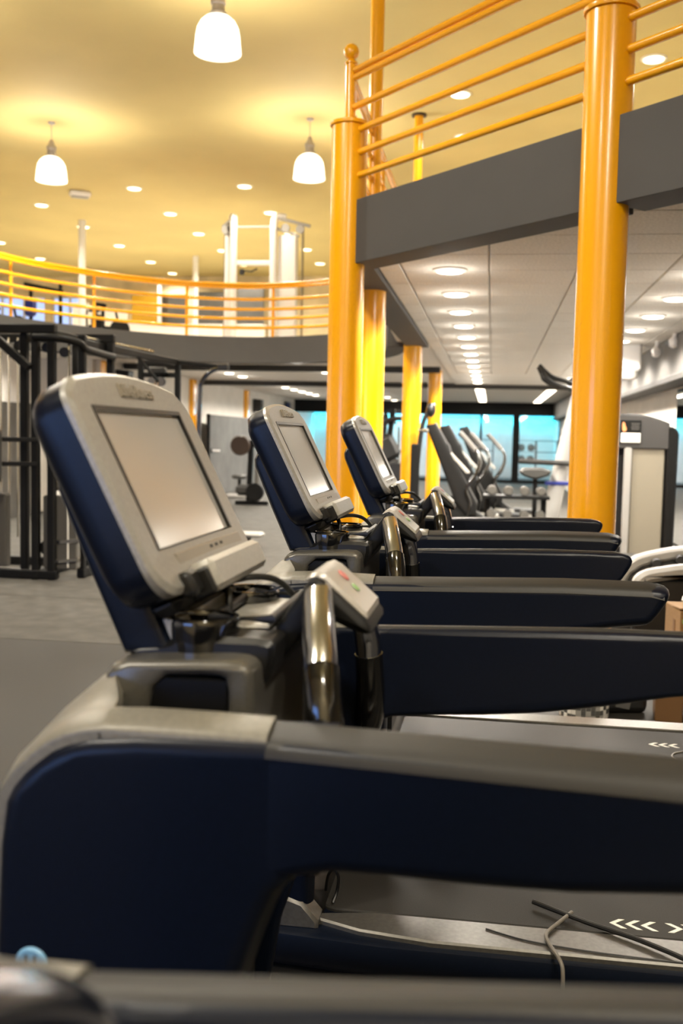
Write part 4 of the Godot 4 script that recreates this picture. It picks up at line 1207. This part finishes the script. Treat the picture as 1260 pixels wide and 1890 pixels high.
func recumbent() -> void:
	var t := thing("stepper", "low grey machine with pale curved covers at the right edge, behind the second treadmill's rail", "exercise machine", V(1.45, 0, -8.2))
	var arc := func(pts: Array, h: float) -> PackedVector2Array:
		var top := PackedVector2Array()
		for p in smooth(pts, 5): top.append(Vector2(p.x, p.y))
		var n := top.size()
		for i in range(n - 1, -1, -1):
			var dd := (top[mini(i + 1, n - 1)] - top[maxi(i - 1, 0)]).normalized()
			top.append(top[i] + Vector2(dd.y, -dd.x) * h)
		return top
	var r1 := [V(-0.47, 0.50, 0), V(-0.41, 0.662, 0), V(-0.33, 0.744, 0), V(-0.25, 0.792, 0), V(-0.08, 0.838, 0), V(0.09, 0.866, 0), V(0.32, 0.86, 0), V(0.60, 0.78, 0), V(0.75, 0.66, 0)]
	put(S().prism(arc.call(r1, 0.085), [[-0.14, 0.03], [-0.11, 0.0], [0.02, 0.0], [0.04, 0.02]]), "rear_cover", m_lightgrey, t)
	put(S().prism(pv([-0.46, 0.06, -0.44, 0.48, -0.36, 0.62, -0.22, 0.72, 0.1, 0.79, 0.35, 0.78, 0.72, 0.6, 0.75, 0.06]), [[-0.12, 0.02], [-0.10, 0.0], [0.0, 0.0], [0.02, 0.02]]), "side_casing", m_grey, t)
	var r2 := [V(-0.36, 0.50, 0), V(-0.345, 0.60, 0), V(-0.32, 0.655, 0), V(-0.25, 0.705, 0), V(-0.12, 0.735, 0), V(0.05, 0.762, 0), V(0.30, 0.76, 0), V(0.6, 0.68, 0)]
	put(S().prism(arc.call(r2, 0.10), [[0.16, 0.03], [0.19, 0.005], [0.22, 0.0], [0.30, 0.0], [0.33, 0.03]]), "front_cover", m_lightgrey, t)
	put(S().prism(pv([-0.34, 0.06, -0.33, 0.50, -0.26, 0.60, -0.1, 0.64, 0.3, 0.66, 0.6, 0.58, 0.62, 0.06]), [[0.18, 0.02], [0.20, 0.0], [0.28, 0.0], [0.30, 0.02]]), "front_casing", m_black, t)
	for x in [-0.14, 0.04]:
		put(S().lathe([Vector2(0, -0.03), Vector2(0.035, -0.03), Vector2(0.045, 0), Vector2(0.035, 0.03), Vector2(0, 0.03)], 16, Transform3D(Basis(Vector3.RIGHT, PI / 2), V(x, 0.735 + (x + 0.14) * 0.2, 0.06))), "roller", m_black, t)
	put(S().box(V(0.15, 0.03, 0.0), V(1.4, 0.06, 0.6), 0.02), "base", m_frame, t)

func boxes() -> void:
	# opened cardboard box with green tape, its neighbour, and the dark bag between them and the column
	var t := thing("cardboard_box", "brown cardboard box with a green tape stripe, right of the large yellow column", "box", V(1.49, 0, -6.9), 0.06)
	put(S().box(V(0, 0.30, 0), V(0.52, 0.60, 0.42), 0.006), "carton", m_card, t)
	put(S().box(V(0, 0.608, 0.10), V(0.53, 0.012, 0.215), 0.003, Basis(Vector3.RIGHT, -0.06)), "flap", m_card, t)
	put(S().box(V(0.0, 0.535, 0.2125), V(0.50, 0.03, 0.003)), "tape", m_green, t)
	put(S().box(V(-0.262, 0.27, 0.05), V(0.004, 0.50, 0.05)), "edge_tape", m_card2, t)
	var u := thing("cardboard_box", "narrow cardboard box standing beside the green-taped one, nearer the yellow column", "box", V(1.12, 0, -6.3), -0.1)
	put(S().box(V(0, 0.10, 0), V(0.16, 0.20, 0.24), 0.005), "carton", m_card2, u)
	put(S().box(V(0, 0.203, 0.0), V(0.155, 0.008, 0.236), 0.002), "flap", m_card, u)
	var w := thing("paper_bag", "white folded paper lying on top of the green-taped cardboard box", "paper", V(1.52, 0.618, -6.92), 0.3)
	put(S().prism(smooth2(pv([-0.2, 0.0, -0.18, 0.05, -0.05, 0.075, 0.12, 0.06, 0.2, 0.02, 0.2, 0.0]), 1), [[-0.14, 0.015], [-0.12, 0.0], [0.12, 0.0], [0.14, 0.015]]), "wrapping", m_white, w)
	var b := thing("gym_bag", "black gym bag slumped on the floor behind the third treadmill, right of the column base", "bag", V(0.85, 0, -6.42), 0.2)
	put(S().prism(smooth2(pv([-0.13, 0.0, -0.15, 0.10, -0.10, 0.21, 0.04, 0.23, 0.13, 0.17, 0.15, 0.06, 0.13, 0.0]), 2), [[-0.12, 0.04], [-0.10, 0.01], [-0.07, 0.0], [0.07, 0.0], [0.10, 0.01], [0.12, 0.04]]), "body", m_rubber, b)
	put(S().box(V(-0.02, 0.065, 0.122), V(0.09, 0.05, 0.004), 0.001, Basis(Vector3.BACK, -0.2)), "grey_patch", m_dado, b)

func left_background() -> void:
	for k in 2:
		var d := thing("wall_panel", ["wide grey panel standing against the white left wall, far end", "grey panel against the left wall behind the cable rig"][k], "panel", [V(-7.55, 0, -30.3), V(-9.05, 0, -14.6)][k], 0.0, "grey wall panels")
		var L: float = [8.2, 9.0][k]
		put(S().box(V(0, 1.1, 0), V(0.10, 2.2, L), 0.01), "board", m_dado, d)
		put(S().box(V(0.005, 1.1, L / 2 + 0.02), V(0.10, 2.22, 0.04), 0.006), "edge_strip", m_frame, d)
	var hk := thing("wall_hook", "small white peg shelf on the near edge of the grey panel", "hook", V(-7.48, 1.23, -26.35))
	put(S().box(V(0.10, 0, 0), V(0.22, 0.05, 0.06), 0.01), "peg", m_white, hk)
	put(S().box(V(0.0, 0.0, 0), V(0.03, 0.12, 0.10), 0.006), "plate", m_black, hk)
	var sp: Node3D
	for k in 3:
		var lab: String = ["black loudspeaker on the white wall right of the second yellow post", "black loudspeaker high on the left wall behind the overhead crossbar", "small screen on the far white wall left of the front yellow column"][k]
		var a := V([-7.80, -7.80, -7.93][k], [2.66, 2.78, 2.75][k], [-33.0, -20.6, -38.3][k])
		if k == 0:
			sp = thing("loudspeaker", lab, "loudspeaker", a, 0.0, "wall loudspeakers")
			put(S().prism(smooth2(pv([-0.14, -0.22, 0.14, -0.20, 0.16, 0.2, -0.14, 0.22]), 1), [[-0.16, 0.02], [-0.14, 0.0], [0.14, 0.0], [0.16, 0.02]]), "cabinet", m_black, sp)
			put(S().lathe([Vector2(0, 0.0), Vector2(0.09, 0.0), Vector2(0.10, 0.01), Vector2(0.05, 0.012), Vector2(0, 0.02)], 18, Transform3D(Basis(Vector3.BACK, -PI / 2), V(0.155, 0, 0))), "cone", m_stack, sp)
		elif k == 1: copy(sp, lab, a)
		else:
			var tv := thing("monitor", lab, "monitor", a)
			put(S().box(V(0.05, 0, 0), V(0.05, 0.42, 0.8), 0.01), "housing", m_black, tv)
			put(S().box(V(0.078, 0, 0), V(0.006, 0.36, 0.74)), "screen", m_blue, tv)
	# plate-loaded bench and stool by the grey panel
	var st := thing("stool", "small round exercise stool in front of the grey panel", "stool", V(-6.62, 0, -26.0))
	put(S().lathe([Vector2(0, 0.50), Vector2(0.16, 0.50), Vector2(0.20, 0.53), Vector2(0.20, 0.58), Vector2(0.16, 0.61), Vector2(0, 0.61)], 20), "seat", m_pad, st)
	put(S().rod(V(0, 0.08, 0), V(0, 0.52, 0), 0.045, 10), "post", m_frame, st)
	put(S().box(V(0, 0.05, 0), V(0.62, 0.09, 0.34), 0.02), "base", m_lightgrey, st)
	var pm := thing("plate_machine", "dark plate-loaded machine left of the second console", "gym machine", V(-5.75, 0, -23.5))
	put(S().beam(V(0.0, 0.05, 0), V(0.05, 1.55, 0), 0.12, 0.12, 0.01), "upright", m_frame, pm)
	put(S().lathe([Vector2(0, -0.05), Vector2(0.22, -0.05), Vector2(0.24, -0.03), Vector2(0.24, 0.03), Vector2(0.22, 0.05), Vector2(0, 0.05)], 26, Transform3D(Basis(Vector3.RIGHT, PI / 2), V(-0.18, 1.42, 0.16))), "top_plate", m_brown, pm)
	put(S().lathe([Vector2(0, -0.05), Vector2(0.20, -0.05), Vector2(0.22, -0.03), Vector2(0.22, 0.03), Vector2(0.20, 0.05), Vector2(0, 0.05)], 26, Transform3D(Basis(Vector3.RIGHT, PI / 2), V(0.22, 0.32, 0.30))), "low_plate", m_frame, pm)
	put(S().box(V(-0.02, 0.36, 0.2), V(0.5, 0.26, 0.22), 0.08), "roller_pad", m_pad, pm)
	put(S().beam(V(-0.3, 0.05, 0.1), V(0.5, 0.05, 0.1), 0.12, 0.10, 0.01), "base_beam", m_frame, pm)
	put(S().beam(V(-0.25, 1.42, 0), V(0.2, 1.42, 0), 0.07, 0.07, 0.01), "arm", m_frame, pm)
	put(S().beam(V(0.2, 1.1, 0.0), V(0.24, 0.3, 0.2), 0.10, 0.12, 0.02), "lever", m_stack, pm)
	var bn := thing("step_board", "pale grey pad end peeping out behind the nearest console's reading rest", "bench", V(-3.62, 0, -14.6))
	put(S().box(V(0, 0.19, 0), V(0.55, 0.07, 0.30), 0.03), "pad", m_lightgrey, bn)
	put(S().box(V(-0.05, 0.08, 0), V(0.25, 0.16, 0.20), 0.02), "foot", m_frame, bn)

func mid_background() -> void:
	# dark machines between the yellow columns
	for k in 2:
		var t := thing("lever_machine", ["dark lever machine seen between the second and third yellow columns", "dark lever machine half hidden behind the third yellow column"][k], "gym machine", [V(-2.05, 0, -19.6), V(-2.7, 0, -24.5)][k], [0.0, 0.6][k])
		put(S().beam(V(-0.1, 0.05, 0), V(0.12, 2.25, 0), 0.10, 0.12, 0.01), "upright", m_frame, t)
		put(S().tube(smooth([V(-0.5, 1.1, 0.1), V(-0.3, 1.6, 0.15), V(0.0, 2.0, 0.15), V(0.35, 2.05, 0.1)], 4), 0.045, 10), "lever", m_black, t)
		put(S().box(V(0.0, 1.45, 0.12), V(0.50, 0.5, 0.22), 0.08, Basis(Vector3.BACK, 0.5)), "back_pad", m_rubber, t)
		put(S().lathe([Vector2(0, -0.06), Vector2(0.24, -0.06), Vector2(0.25, 0.0), Vector2(0.24, 0.06), Vector2(0, 0.06)], 22, Transform3D(Basis(Vector3.RIGHT, PI / 2), V(-0.25, 1.25, 0.2))), "weight_plate", m_black, t)
		put(S().lathe([Vector2(0, -0.06), Vector2(0.24, -0.06), Vector2(0.25, 0.0), Vector2(0.24, 0.06), Vector2(0, 0.06)], 22, Transform3D(Basis(Vector3.RIGHT, PI / 2), V(0.22, 0.95, 0.2))), "weight_plate", m_black, t)
		put(S().box(V(0.1, 0.6, 0.1), V(0.5, 0.12, 0.4), 0.04), "seat", m_pad, t)
		put(S().rod(V(0.25, 1.9, 0.12), V(0.27, 1.0, 0.12), 0.02, 8), "chrome_bar", m_steel, t)
		put(S().box(V(0, 0.05, 0), V(1.0, 0.1, 0.8), 0.02), "base", m_frame, t)
	var s := thing("cable_stand", "slim dark stand with a knobbed head right of the third yellow column", "stand", V(-1.10, 0, -14.9))
	put(S().tube(smooth([V(-0.02, 0.05, 0), V(0.0, 0.9, 0), V(0.03, 1.5, 0), V(0.08, 1.9, 0), V(0.16, 2.08, 0), V(0.20, 2.16, 0)], 4), 0.036, 10), "mast", m_black, s)
	put(S().ball(V(0.19, 2.10, 0), 0.07, 14, 1.5), "head", m_black, s)
	put(S().ball(V(0.235, 2.17, 0.02), 0.026, 10), "knob", m_steel, s)
	put(S().rod(V(0.02, 1.80, 0), V(0.16, 1.80, 0.03), 0.03, 8), "side_arm", m_steel, s)
	put(S().box(V(0, 0.03, 0), V(0.4, 0.06, 0.4), 0.02), "base", m_frame, s)
	put(S().box(V(-0.02, 0.85, 0.0), V(0.13, 1.5, 0.12), 0.02), "stack_cover", m_frame, s)

func right_background() -> void:
	var cam: Node3D
	for k in 2:
		var lab: String = ["white security camera under the right bulkhead, the nearer of two", "white security camera under the right bulkhead, the farther of two"][k]
		if k == 0:
			cam = thing("security_camera", lab, "camera", V(2.30, 3.0, -13.7), 0.0, "security cameras")
			put(S().ball(V(0, 0, 0), 0.075, 18), "body", m_white, cam)
			put(S().rod(V(0, 0.05, 0), V(0.02, 0.15, 0), 0.03, 10), "bracket", m_white, cam)
			put(S().lathe([Vector2(0, 0.0), Vector2(0.03, 0.0), Vector2(0.028, 0.02), Vector2(0, 0.02)], 14, Transform3D(Basis(Vector3.BACK, PI / 2), V(-0.06, -0.01, 0))), "lens_cap", m_black, cam)
		else: copy(cam, lab, V(2.22, 2.95, -14.6))
	var v := thing("extractor", "white box-shaped ventilation unit on the ceiling behind the large yellow column", "ventilation unit", V(1.95, 2.62, -15.42))
	put(S().box(V(0, 0.32, 0), V(0.34, 0.40, 0.34), 0.03), "housing", m_white, v)
	put(S().lathe([Vector2(0, 0.0), Vector2(0.13, 0.0), Vector2(0.16, 0.05), Vector2(0.16, 0.12), Vector2(0, 0.12)], 20), "outlet", m_lightgrey, v)
	var mr := thing("wall_mirror", "black-framed wall mirror at the right edge reflecting lights", "mirror", V(2.585, 0, -12.6))
	put(S().box(V(0, 1.35, 0), V(0.04, 2.2, 4.4), 0.006), "frame", m_frame, mr)
	put(S().box(V(-0.022, 1.35, 0), V(0.006, 2.1, 4.3)), "glass", m_mirror, mr)
	# storage seen through the far glass
	for k in 3:
		var lab: String = ["low shelf of exercise balls behind the far glass wall, left one", "tall pale shelf behind the far glass wall, right of the wide mullion", "dark weight rack behind the far glass wall beside the leaning arm"][k]
		var t := thing("storage_shelf", lab, "shelf", [V(-0.4, 0, -44.5), V(1.45, 0, -44.2), V(2.3, 0, -43.6)][k])
		for x in [-0.45, 0.45]:
			put(S().box(V(x, 0.85, 0), V(0.06, 1.7, 0.4), 0.01), "side", [m_grey, m_lightgrey, m_frame][k], t)
		for y in [0.2, 0.7, 1.2, 1.68]:
			put(S().box(V(0, y, 0), V(0.9, 0.04, 0.4), 0.008), "board", [m_grey, m_lightgrey, m_frame][k], t)
	var ball: Node3D
	for k in 4:
		var lab: String = "grey exercise ball, %s on the shelf behind the far glass wall" % ["upper left", "upper right", "lower left", "lower right"][k]
		var a := V(1.45 + [-0.2, 0.22, -0.18, 0.2][k], [1.385, 1.385, 0.885, 0.885][k], -44.15)
		if k == 0:
			ball = thing("exercise_ball", lab, "ball", a, 0.0, "balls behind the far glass")
			put(S().ball(V(0, 0, 0), 0.165, 20), "shell", m_stack, ball)
			put(S().lathe([Vector2(0, 0), Vector2(0.012, 0), Vector2(0.012, 0.008), Vector2(0, 0.008)], 10, Transform3D(Basis(Vector3.RIGHT, PI / 2), V(0, 0, 0.162))), "valve", m_black, ball)
		else: copy(ball, lab, a)

func upstairs() -> void:
	# white twin-column cable machine
	var t := thing("cable_crossover", "tall white twin-column cable machine on the curved mezzanine", "gym machine", V(-4.78, Y_UP, -20.35))
	for s in [-1, 1]:
		var x0 := -0.53 if s < 0 else 0.30
		put(S().tube(smooth([V(x0, 0.0, 0.25), V(x0, 1.6, 0.25), V(x0, 2.36, 0.25), V(x0 - 0.03, 2.50, 0.14), V(x0 - 0.10, 2.54, 0.0)] if s < 0 else [V(x0, 0.0, 0.25), V(x0, 1.6, 0.25), V(x0, 2.36, 0.25), V(x0 + 0.06, 2.49, 0.18), V(x0 + 0.2, 2.50, 0.1)], 5), 0.075, 12), "front_post", m_white, t)
		var cx := -0.66 if s < 0 else 0.56
		put(S().box(V(cx, 1.08, 0.05), V(0.16 if s < 0 else 0.38, 2.12, 0.24), 0.03), "stack_cover", m_white, t)
		put(S().beam(V(x0, 2.49, 0.2), V(-0.80 if s < 0 else 1.02, 2.32, 0.1), 0.07, 0.06, 0.01), "head_arm", m_lightgrey, t)
		put(S().beam(V(x0, 2.28, 0.2), V(-0.74 if s < 0 else 0.80, 2.12, 0.1), 0.05, 0.05, 0.01), "head_arm", m_lightgrey, t)
		for q in [0.3, 0.72]:
			put(S().lathe([Vector2(0, -0.03), Vector2(0.085, -0.03), Vector2(0.07, 0), Vector2(0.085, 0.03), Vector2(0, 0.03)], 18, Transform3D(Basis(Vector3.RIGHT, PI / 2), V(lerpf(x0, -0.80 if s < 0 else 1.02, q), 2.30 - 0.06 * q, 0.14))), "pulley", m_lightgrey, t)
		put(S().rod(V(-0.76 if s < 0 else 0.86, 0.1, 0.05), V(-0.76 if s < 0 else 0.86, 2.25, 0.05), 0.026, 8), "cable_post", m_steel, t)
		put(S().box(V(cx, 0.04, 0.1), V(0.6, 0.08, 0.6), 0.02), "foot", m_white, t)
	put(S().rod(V(-0.50, 2.30, 0.2), V(0.30, 2.30, 0.2), 0.022, 8), "cross_rod", m_lightgrey, t)
	put(S().box(V(-0.10, 1.58, 0.2), V(0.75, 0.10, 0.08), 0.015), "cross_piece", m_white, t)
	put(S().box(V(-0.36, 1.40, 0.2), V(0.10, 0.12, 0.08), 0.02), "handle_block", m_black, t)
	put(S().tube([V(-0.3, 1.42, 0.22), V(-0.15, 1.40, 0.26), V(-0.02, 1.46, 0.26)], 0.018, 8), "pull_handle", m_black, t)
	# pillars
	for k in 3:
		var p := thing("pillar", ["slim white pillar on the upper floor, the tall left one", "slim white pillar on the upper floor left of the white cable tower", "thin white pillar on the upper floor beside the yellow wall panel"][k], "pillar", [V(-9.47, Y_UP, -22.3), V(-8.16, Y_UP, -26.9), V(-9.72, Y_UP, -28.5)][k], 0.0, "white pillars upstairs")
		var h: float = [Y_TOP - Y_UP, Y_TOP - Y_UP, 2.4][k]
		var r: float = [0.082, 0.078, 0.065][k]
		put(S().lathe([Vector2(0, 0), Vector2(r, 0), Vector2(r, h), Vector2(0, h)], 20), "shaft", m_white, p)
		put(S().lathe([Vector2(0, 0), Vector2(r + 0.05, 0), Vector2(r + 0.05, 0.02), Vector2(0, 0.02)], 20), "foot_plate", m_white, p)
	# partitions and panels
	var spec := [
		["partition", "grey partition left of the white cable tower on the upper floor", -8.35, 0.88, 2.27, m_dado],
		["partition", "grey partition between the white pillars behind the curved railing", -9.42, 0.78, 2.20, m_dado],
		["partition", "yellow wall panel behind the curved railing", -10.35, 0.78, 2.17, m_yellow_mat],
		["partition", "dark grey doorway panel between the columns of the white cable tower", -7.12, 0.80, 2.42, m_dado],
		["partition", "white cupboard beside the dark figure-shaped machine upstairs", -11.55, 1.3, 1.75, m_wall],
		["partition", "white cupboard under the tall left pillar on the upper floor", -12.35, 0.5, 1.95, m_wall]]
	for q in spec:
		var p := thing(q[0], q[1], "panel", V(q[2], Y_UP, -29.0))
		put(S().box(V(0, q[4] / 2, 0), V(q[3], q[4], 0.10), 0.01), "board", q[5], p)
		put(S().box(V(0, 0.05, 0.055), V(q[3], 0.10, 0.02), 0.004), "plinth", m_white, p)
	var wr := thing("low_wall", "long low white wall behind the curved railing on the upper floor", "low wall", V(-8.6, Y_UP, -28.2))
	put(S().box(V(0, 0.6, 0), V(4.2, 1.2, 0.12), 0.01), "wall_body", m_wall, wr)
	put(S().box(V(0, 1.22, 0), V(4.26, 0.04, 0.18), 0.008), "coping", m_white, wr)
	# dark machines by the windows
	for k in 4:
		var lab: String = ["dark machine frame with a blue seat by the upstairs windows", "dark upright frame left of the tall white pillar upstairs", "dark exercise bike silhouette at the left end of the curved railing", "dark exercise bike right of the second post of the curved railing"][k]
		var b := thing(["pulley_frame", "pulley_frame", "exercise_bike", "exercise_bike"][k], lab, "gym machine", [V(-10.05, Y_UP, -21.2), V(-8.80, Y_UP, -21.6), V(-10.35, Y_UP, -20.4), V(-8.28, Y_UP, -20.9)][k], [0.0, 0.0, 0.0, 0.5][k])
		if k < 2:
			for x in [-0.14, 0.55] if k == 0 else [-0.05, 0.12]:
				put(S().box(V(x, 0.66 if k == 0 else 0.48, 0), V(0.07, 1.32 if k == 0 else 0.96, 0.07), 0.01), "upright", m_frame, b)
			put(S().beam(V(-0.3, 1.33, 0) if k == 0 else V(-0.12, 0.96, 0), V(0.62, 1.15, 0) if k == 0 else V(0.2, 0.9, 0), 0.06, 0.08, 0.01), "top_bar", m_frame, b)
			put(S().box(V(-0.10, 0.80, 0.1) if k == 0 else V(0.02, 0.5, 0.1), V(0.26, 0.40, 0.14), 0.05), "seat_back", m_blue if k == 0 else m_frame, b)
			put(S().beam(V(-0.2, 0.45, 0.05), V(0.5, 0.40, 0.05), 0.05, 0.06, 0.01), "low_bar", m_frame, b)
			put(S().box(V(0.1, 0.04, 0), V(0.9, 0.08, 0.5), 0.02), "base", m_frame, b)
		else:
			put(S().beam(V(-0.45, 0.03, 0), V(0.45, 0.03, 0), 0.06, 0.06, 0.01), "base_beam", m_frame, b)
			put(S().lathe([Vector2(0, -0.04), Vector2(0.20, -0.04), Vector2(0.22, 0), Vector2(0.20, 0.04), Vector2(0, 0.04)], 22, Transform3D(Basis(Vector3.RIGHT, PI / 2), V(0.25, 0.32, 0))), "flywheel", m_frame, b)
			put(S().beam(V(-0.2, 0.1, 0), V(-0.28, 0.66, 0), 0.05, 0.05, 0.01), "seat_post", m_frame, b)
			put(S().box(V(-0.29, 0.69, 0), V(0.26, 0.06, 0.16), 0.025), "saddle", m_black, b)
			put(S().beam(V(0.25, 0.3, 0), V(0.16, 0.70, 0), 0.05, 0.05, 0.01), "handle_post", m_frame, b)
			put(S().tube([V(0.05, 0.74, -0.2), V(0.17, 0.72, -0.1), V(0.17, 0.72, 0.1), V(0.05, 0.74, 0.2)], 0.02, 8), "handlebar", m_black, b)
	var se := thing("emergency_light", "small white emergency light on the ceiling above the tall white pillar", "ceiling fitting", V(-8.37, Y_TOP - 0.10, -19.6), 0.5)
	put(S().box(V(0, 0.04, 0), V(0.42, 0.10, 0.22), 0.03), "housing", m_white, se)
	put(S().box(V(0, -0.02, 0), V(0.34, 0.04, 0.16), 0.015), "cover", m_lightgrey, se)

func cables() -> void:
	var y := 0.185
	var g := thing("cable", "grey cable looped over the edge of the second treadmill's deck", "cable", V(0.24, 0, -3.05))
	put(S().tube(smooth([V(0.06, y, -0.12), V(0.02, y, -0.05), V(-0.02, y, 0.02), V(-0.03, y + 0.004, 0.07), V(-0.015, y, 0.13), V(0.0, y, 0.18), V(0.01, 0.165, 0.205), V(0.012, 0.09, 0.22), V(0.015, 0.012, 0.24), V(0.05, 0.008, 0.40)], 6), 0.006, 8), "sheath", m_cable, g)
	var b := thing("cable", "thick black cable lying diagonally across the second treadmill's deck", "cable", V(0.2, 0, -3.2))
	put(S().tube(smooth([V(-0.02, y, -0.02), V(0.14, y, 0.09), V(0.30, y + 0.003, 0.19), V(0.44, y, 0.31), V(0.50, 0.15, 0.41), V(0.54, 0.02, 0.46), V(0.66, 0.009, 0.50)], 6), 0.008, 8), "sheath", m_cord, b)
	var k := thing("cable", "thin dark wire along the silver side step of the second treadmill", "cable", V(0.05, 0, -3.0))
	put(S().tube(smooth([V(-0.02, y - 0.006, -0.02), V(0.10, y - 0.006, 0.03), V(0.28, y - 0.006, 0.06), V(0.50, y - 0.006, 0.075), V(0.8, y - 0.006, 0.09)], 6), 0.0025, 6), "sheath", m_cord, k)
	var r := thing("cable", "thin pale cable curled on the belt of the third treadmill", "cable", V(0.98, 0, -4.95))
	put(S().tube(smooth([V(0.10, 0.172, -0.10), V(0.02, 0.172, -0.09), V(-0.05, 0.172, -0.04), V(-0.07, 0.172, 0.03), V(-0.03, 0.172, 0.10), V(0.08, 0.172, 0.13)], 6), 0.004, 6), "sheath", m_cable, r)
	var w := thing("cable", "short black cable loop beside the front step cap of the second treadmill", "cable", V(-0.47, 0, -3.12))
	put(S().tube(smooth([V(-0.02, 0.20, -0.02), V(-0.01, 0.26, 0.0), V(0.01, 0.285, 0.01), V(0.025, 0.26, 0.01), V(0.02, 0.21, 0.0), V(0.01, 0.178, 0.02)], 6), 0.005, 6), "sheath", m_cord, w)

var m_beam; var m_arm; var m_board; var m_dado2; var m_panel_tan; var m_skin; var m_card2; var m_yellow_mat
func more_materials() -> void:
	m_panel_tan = M("tan_translucent_panel", Color(0.47, 0.445, 0.39), 0.4)
	m_board = M("charcoal_shroud", Color(0.065, 0.063, 0.06), 0.65, 0.0, 0.3)
	m_dado2 = M("grey_bulkhead_paint", Color(0.36, 0.35, 0.34), 0.8)
	m_beam = M("dark_beam_paint", Color(0.14, 0.13, 0.12), 0.7)
	m_arm = M("silver_grey_enamel", Color(0.56, 0.55, 0.535), 0.45)
	m_skin = M("printed_figure", Color(0.80, 0.52, 0.33), 0.5)
	m_card2 = M("dark_cardboard", Color(0.40, 0.28, 0.15), 0.85)
	m_brown = M("brown_flange", Color(0.20, 0.14, 0.09), 0.5)
	m_yellow_mat = M("yellow_wall", Color(0.72, 0.54, 0.05), 0.7)
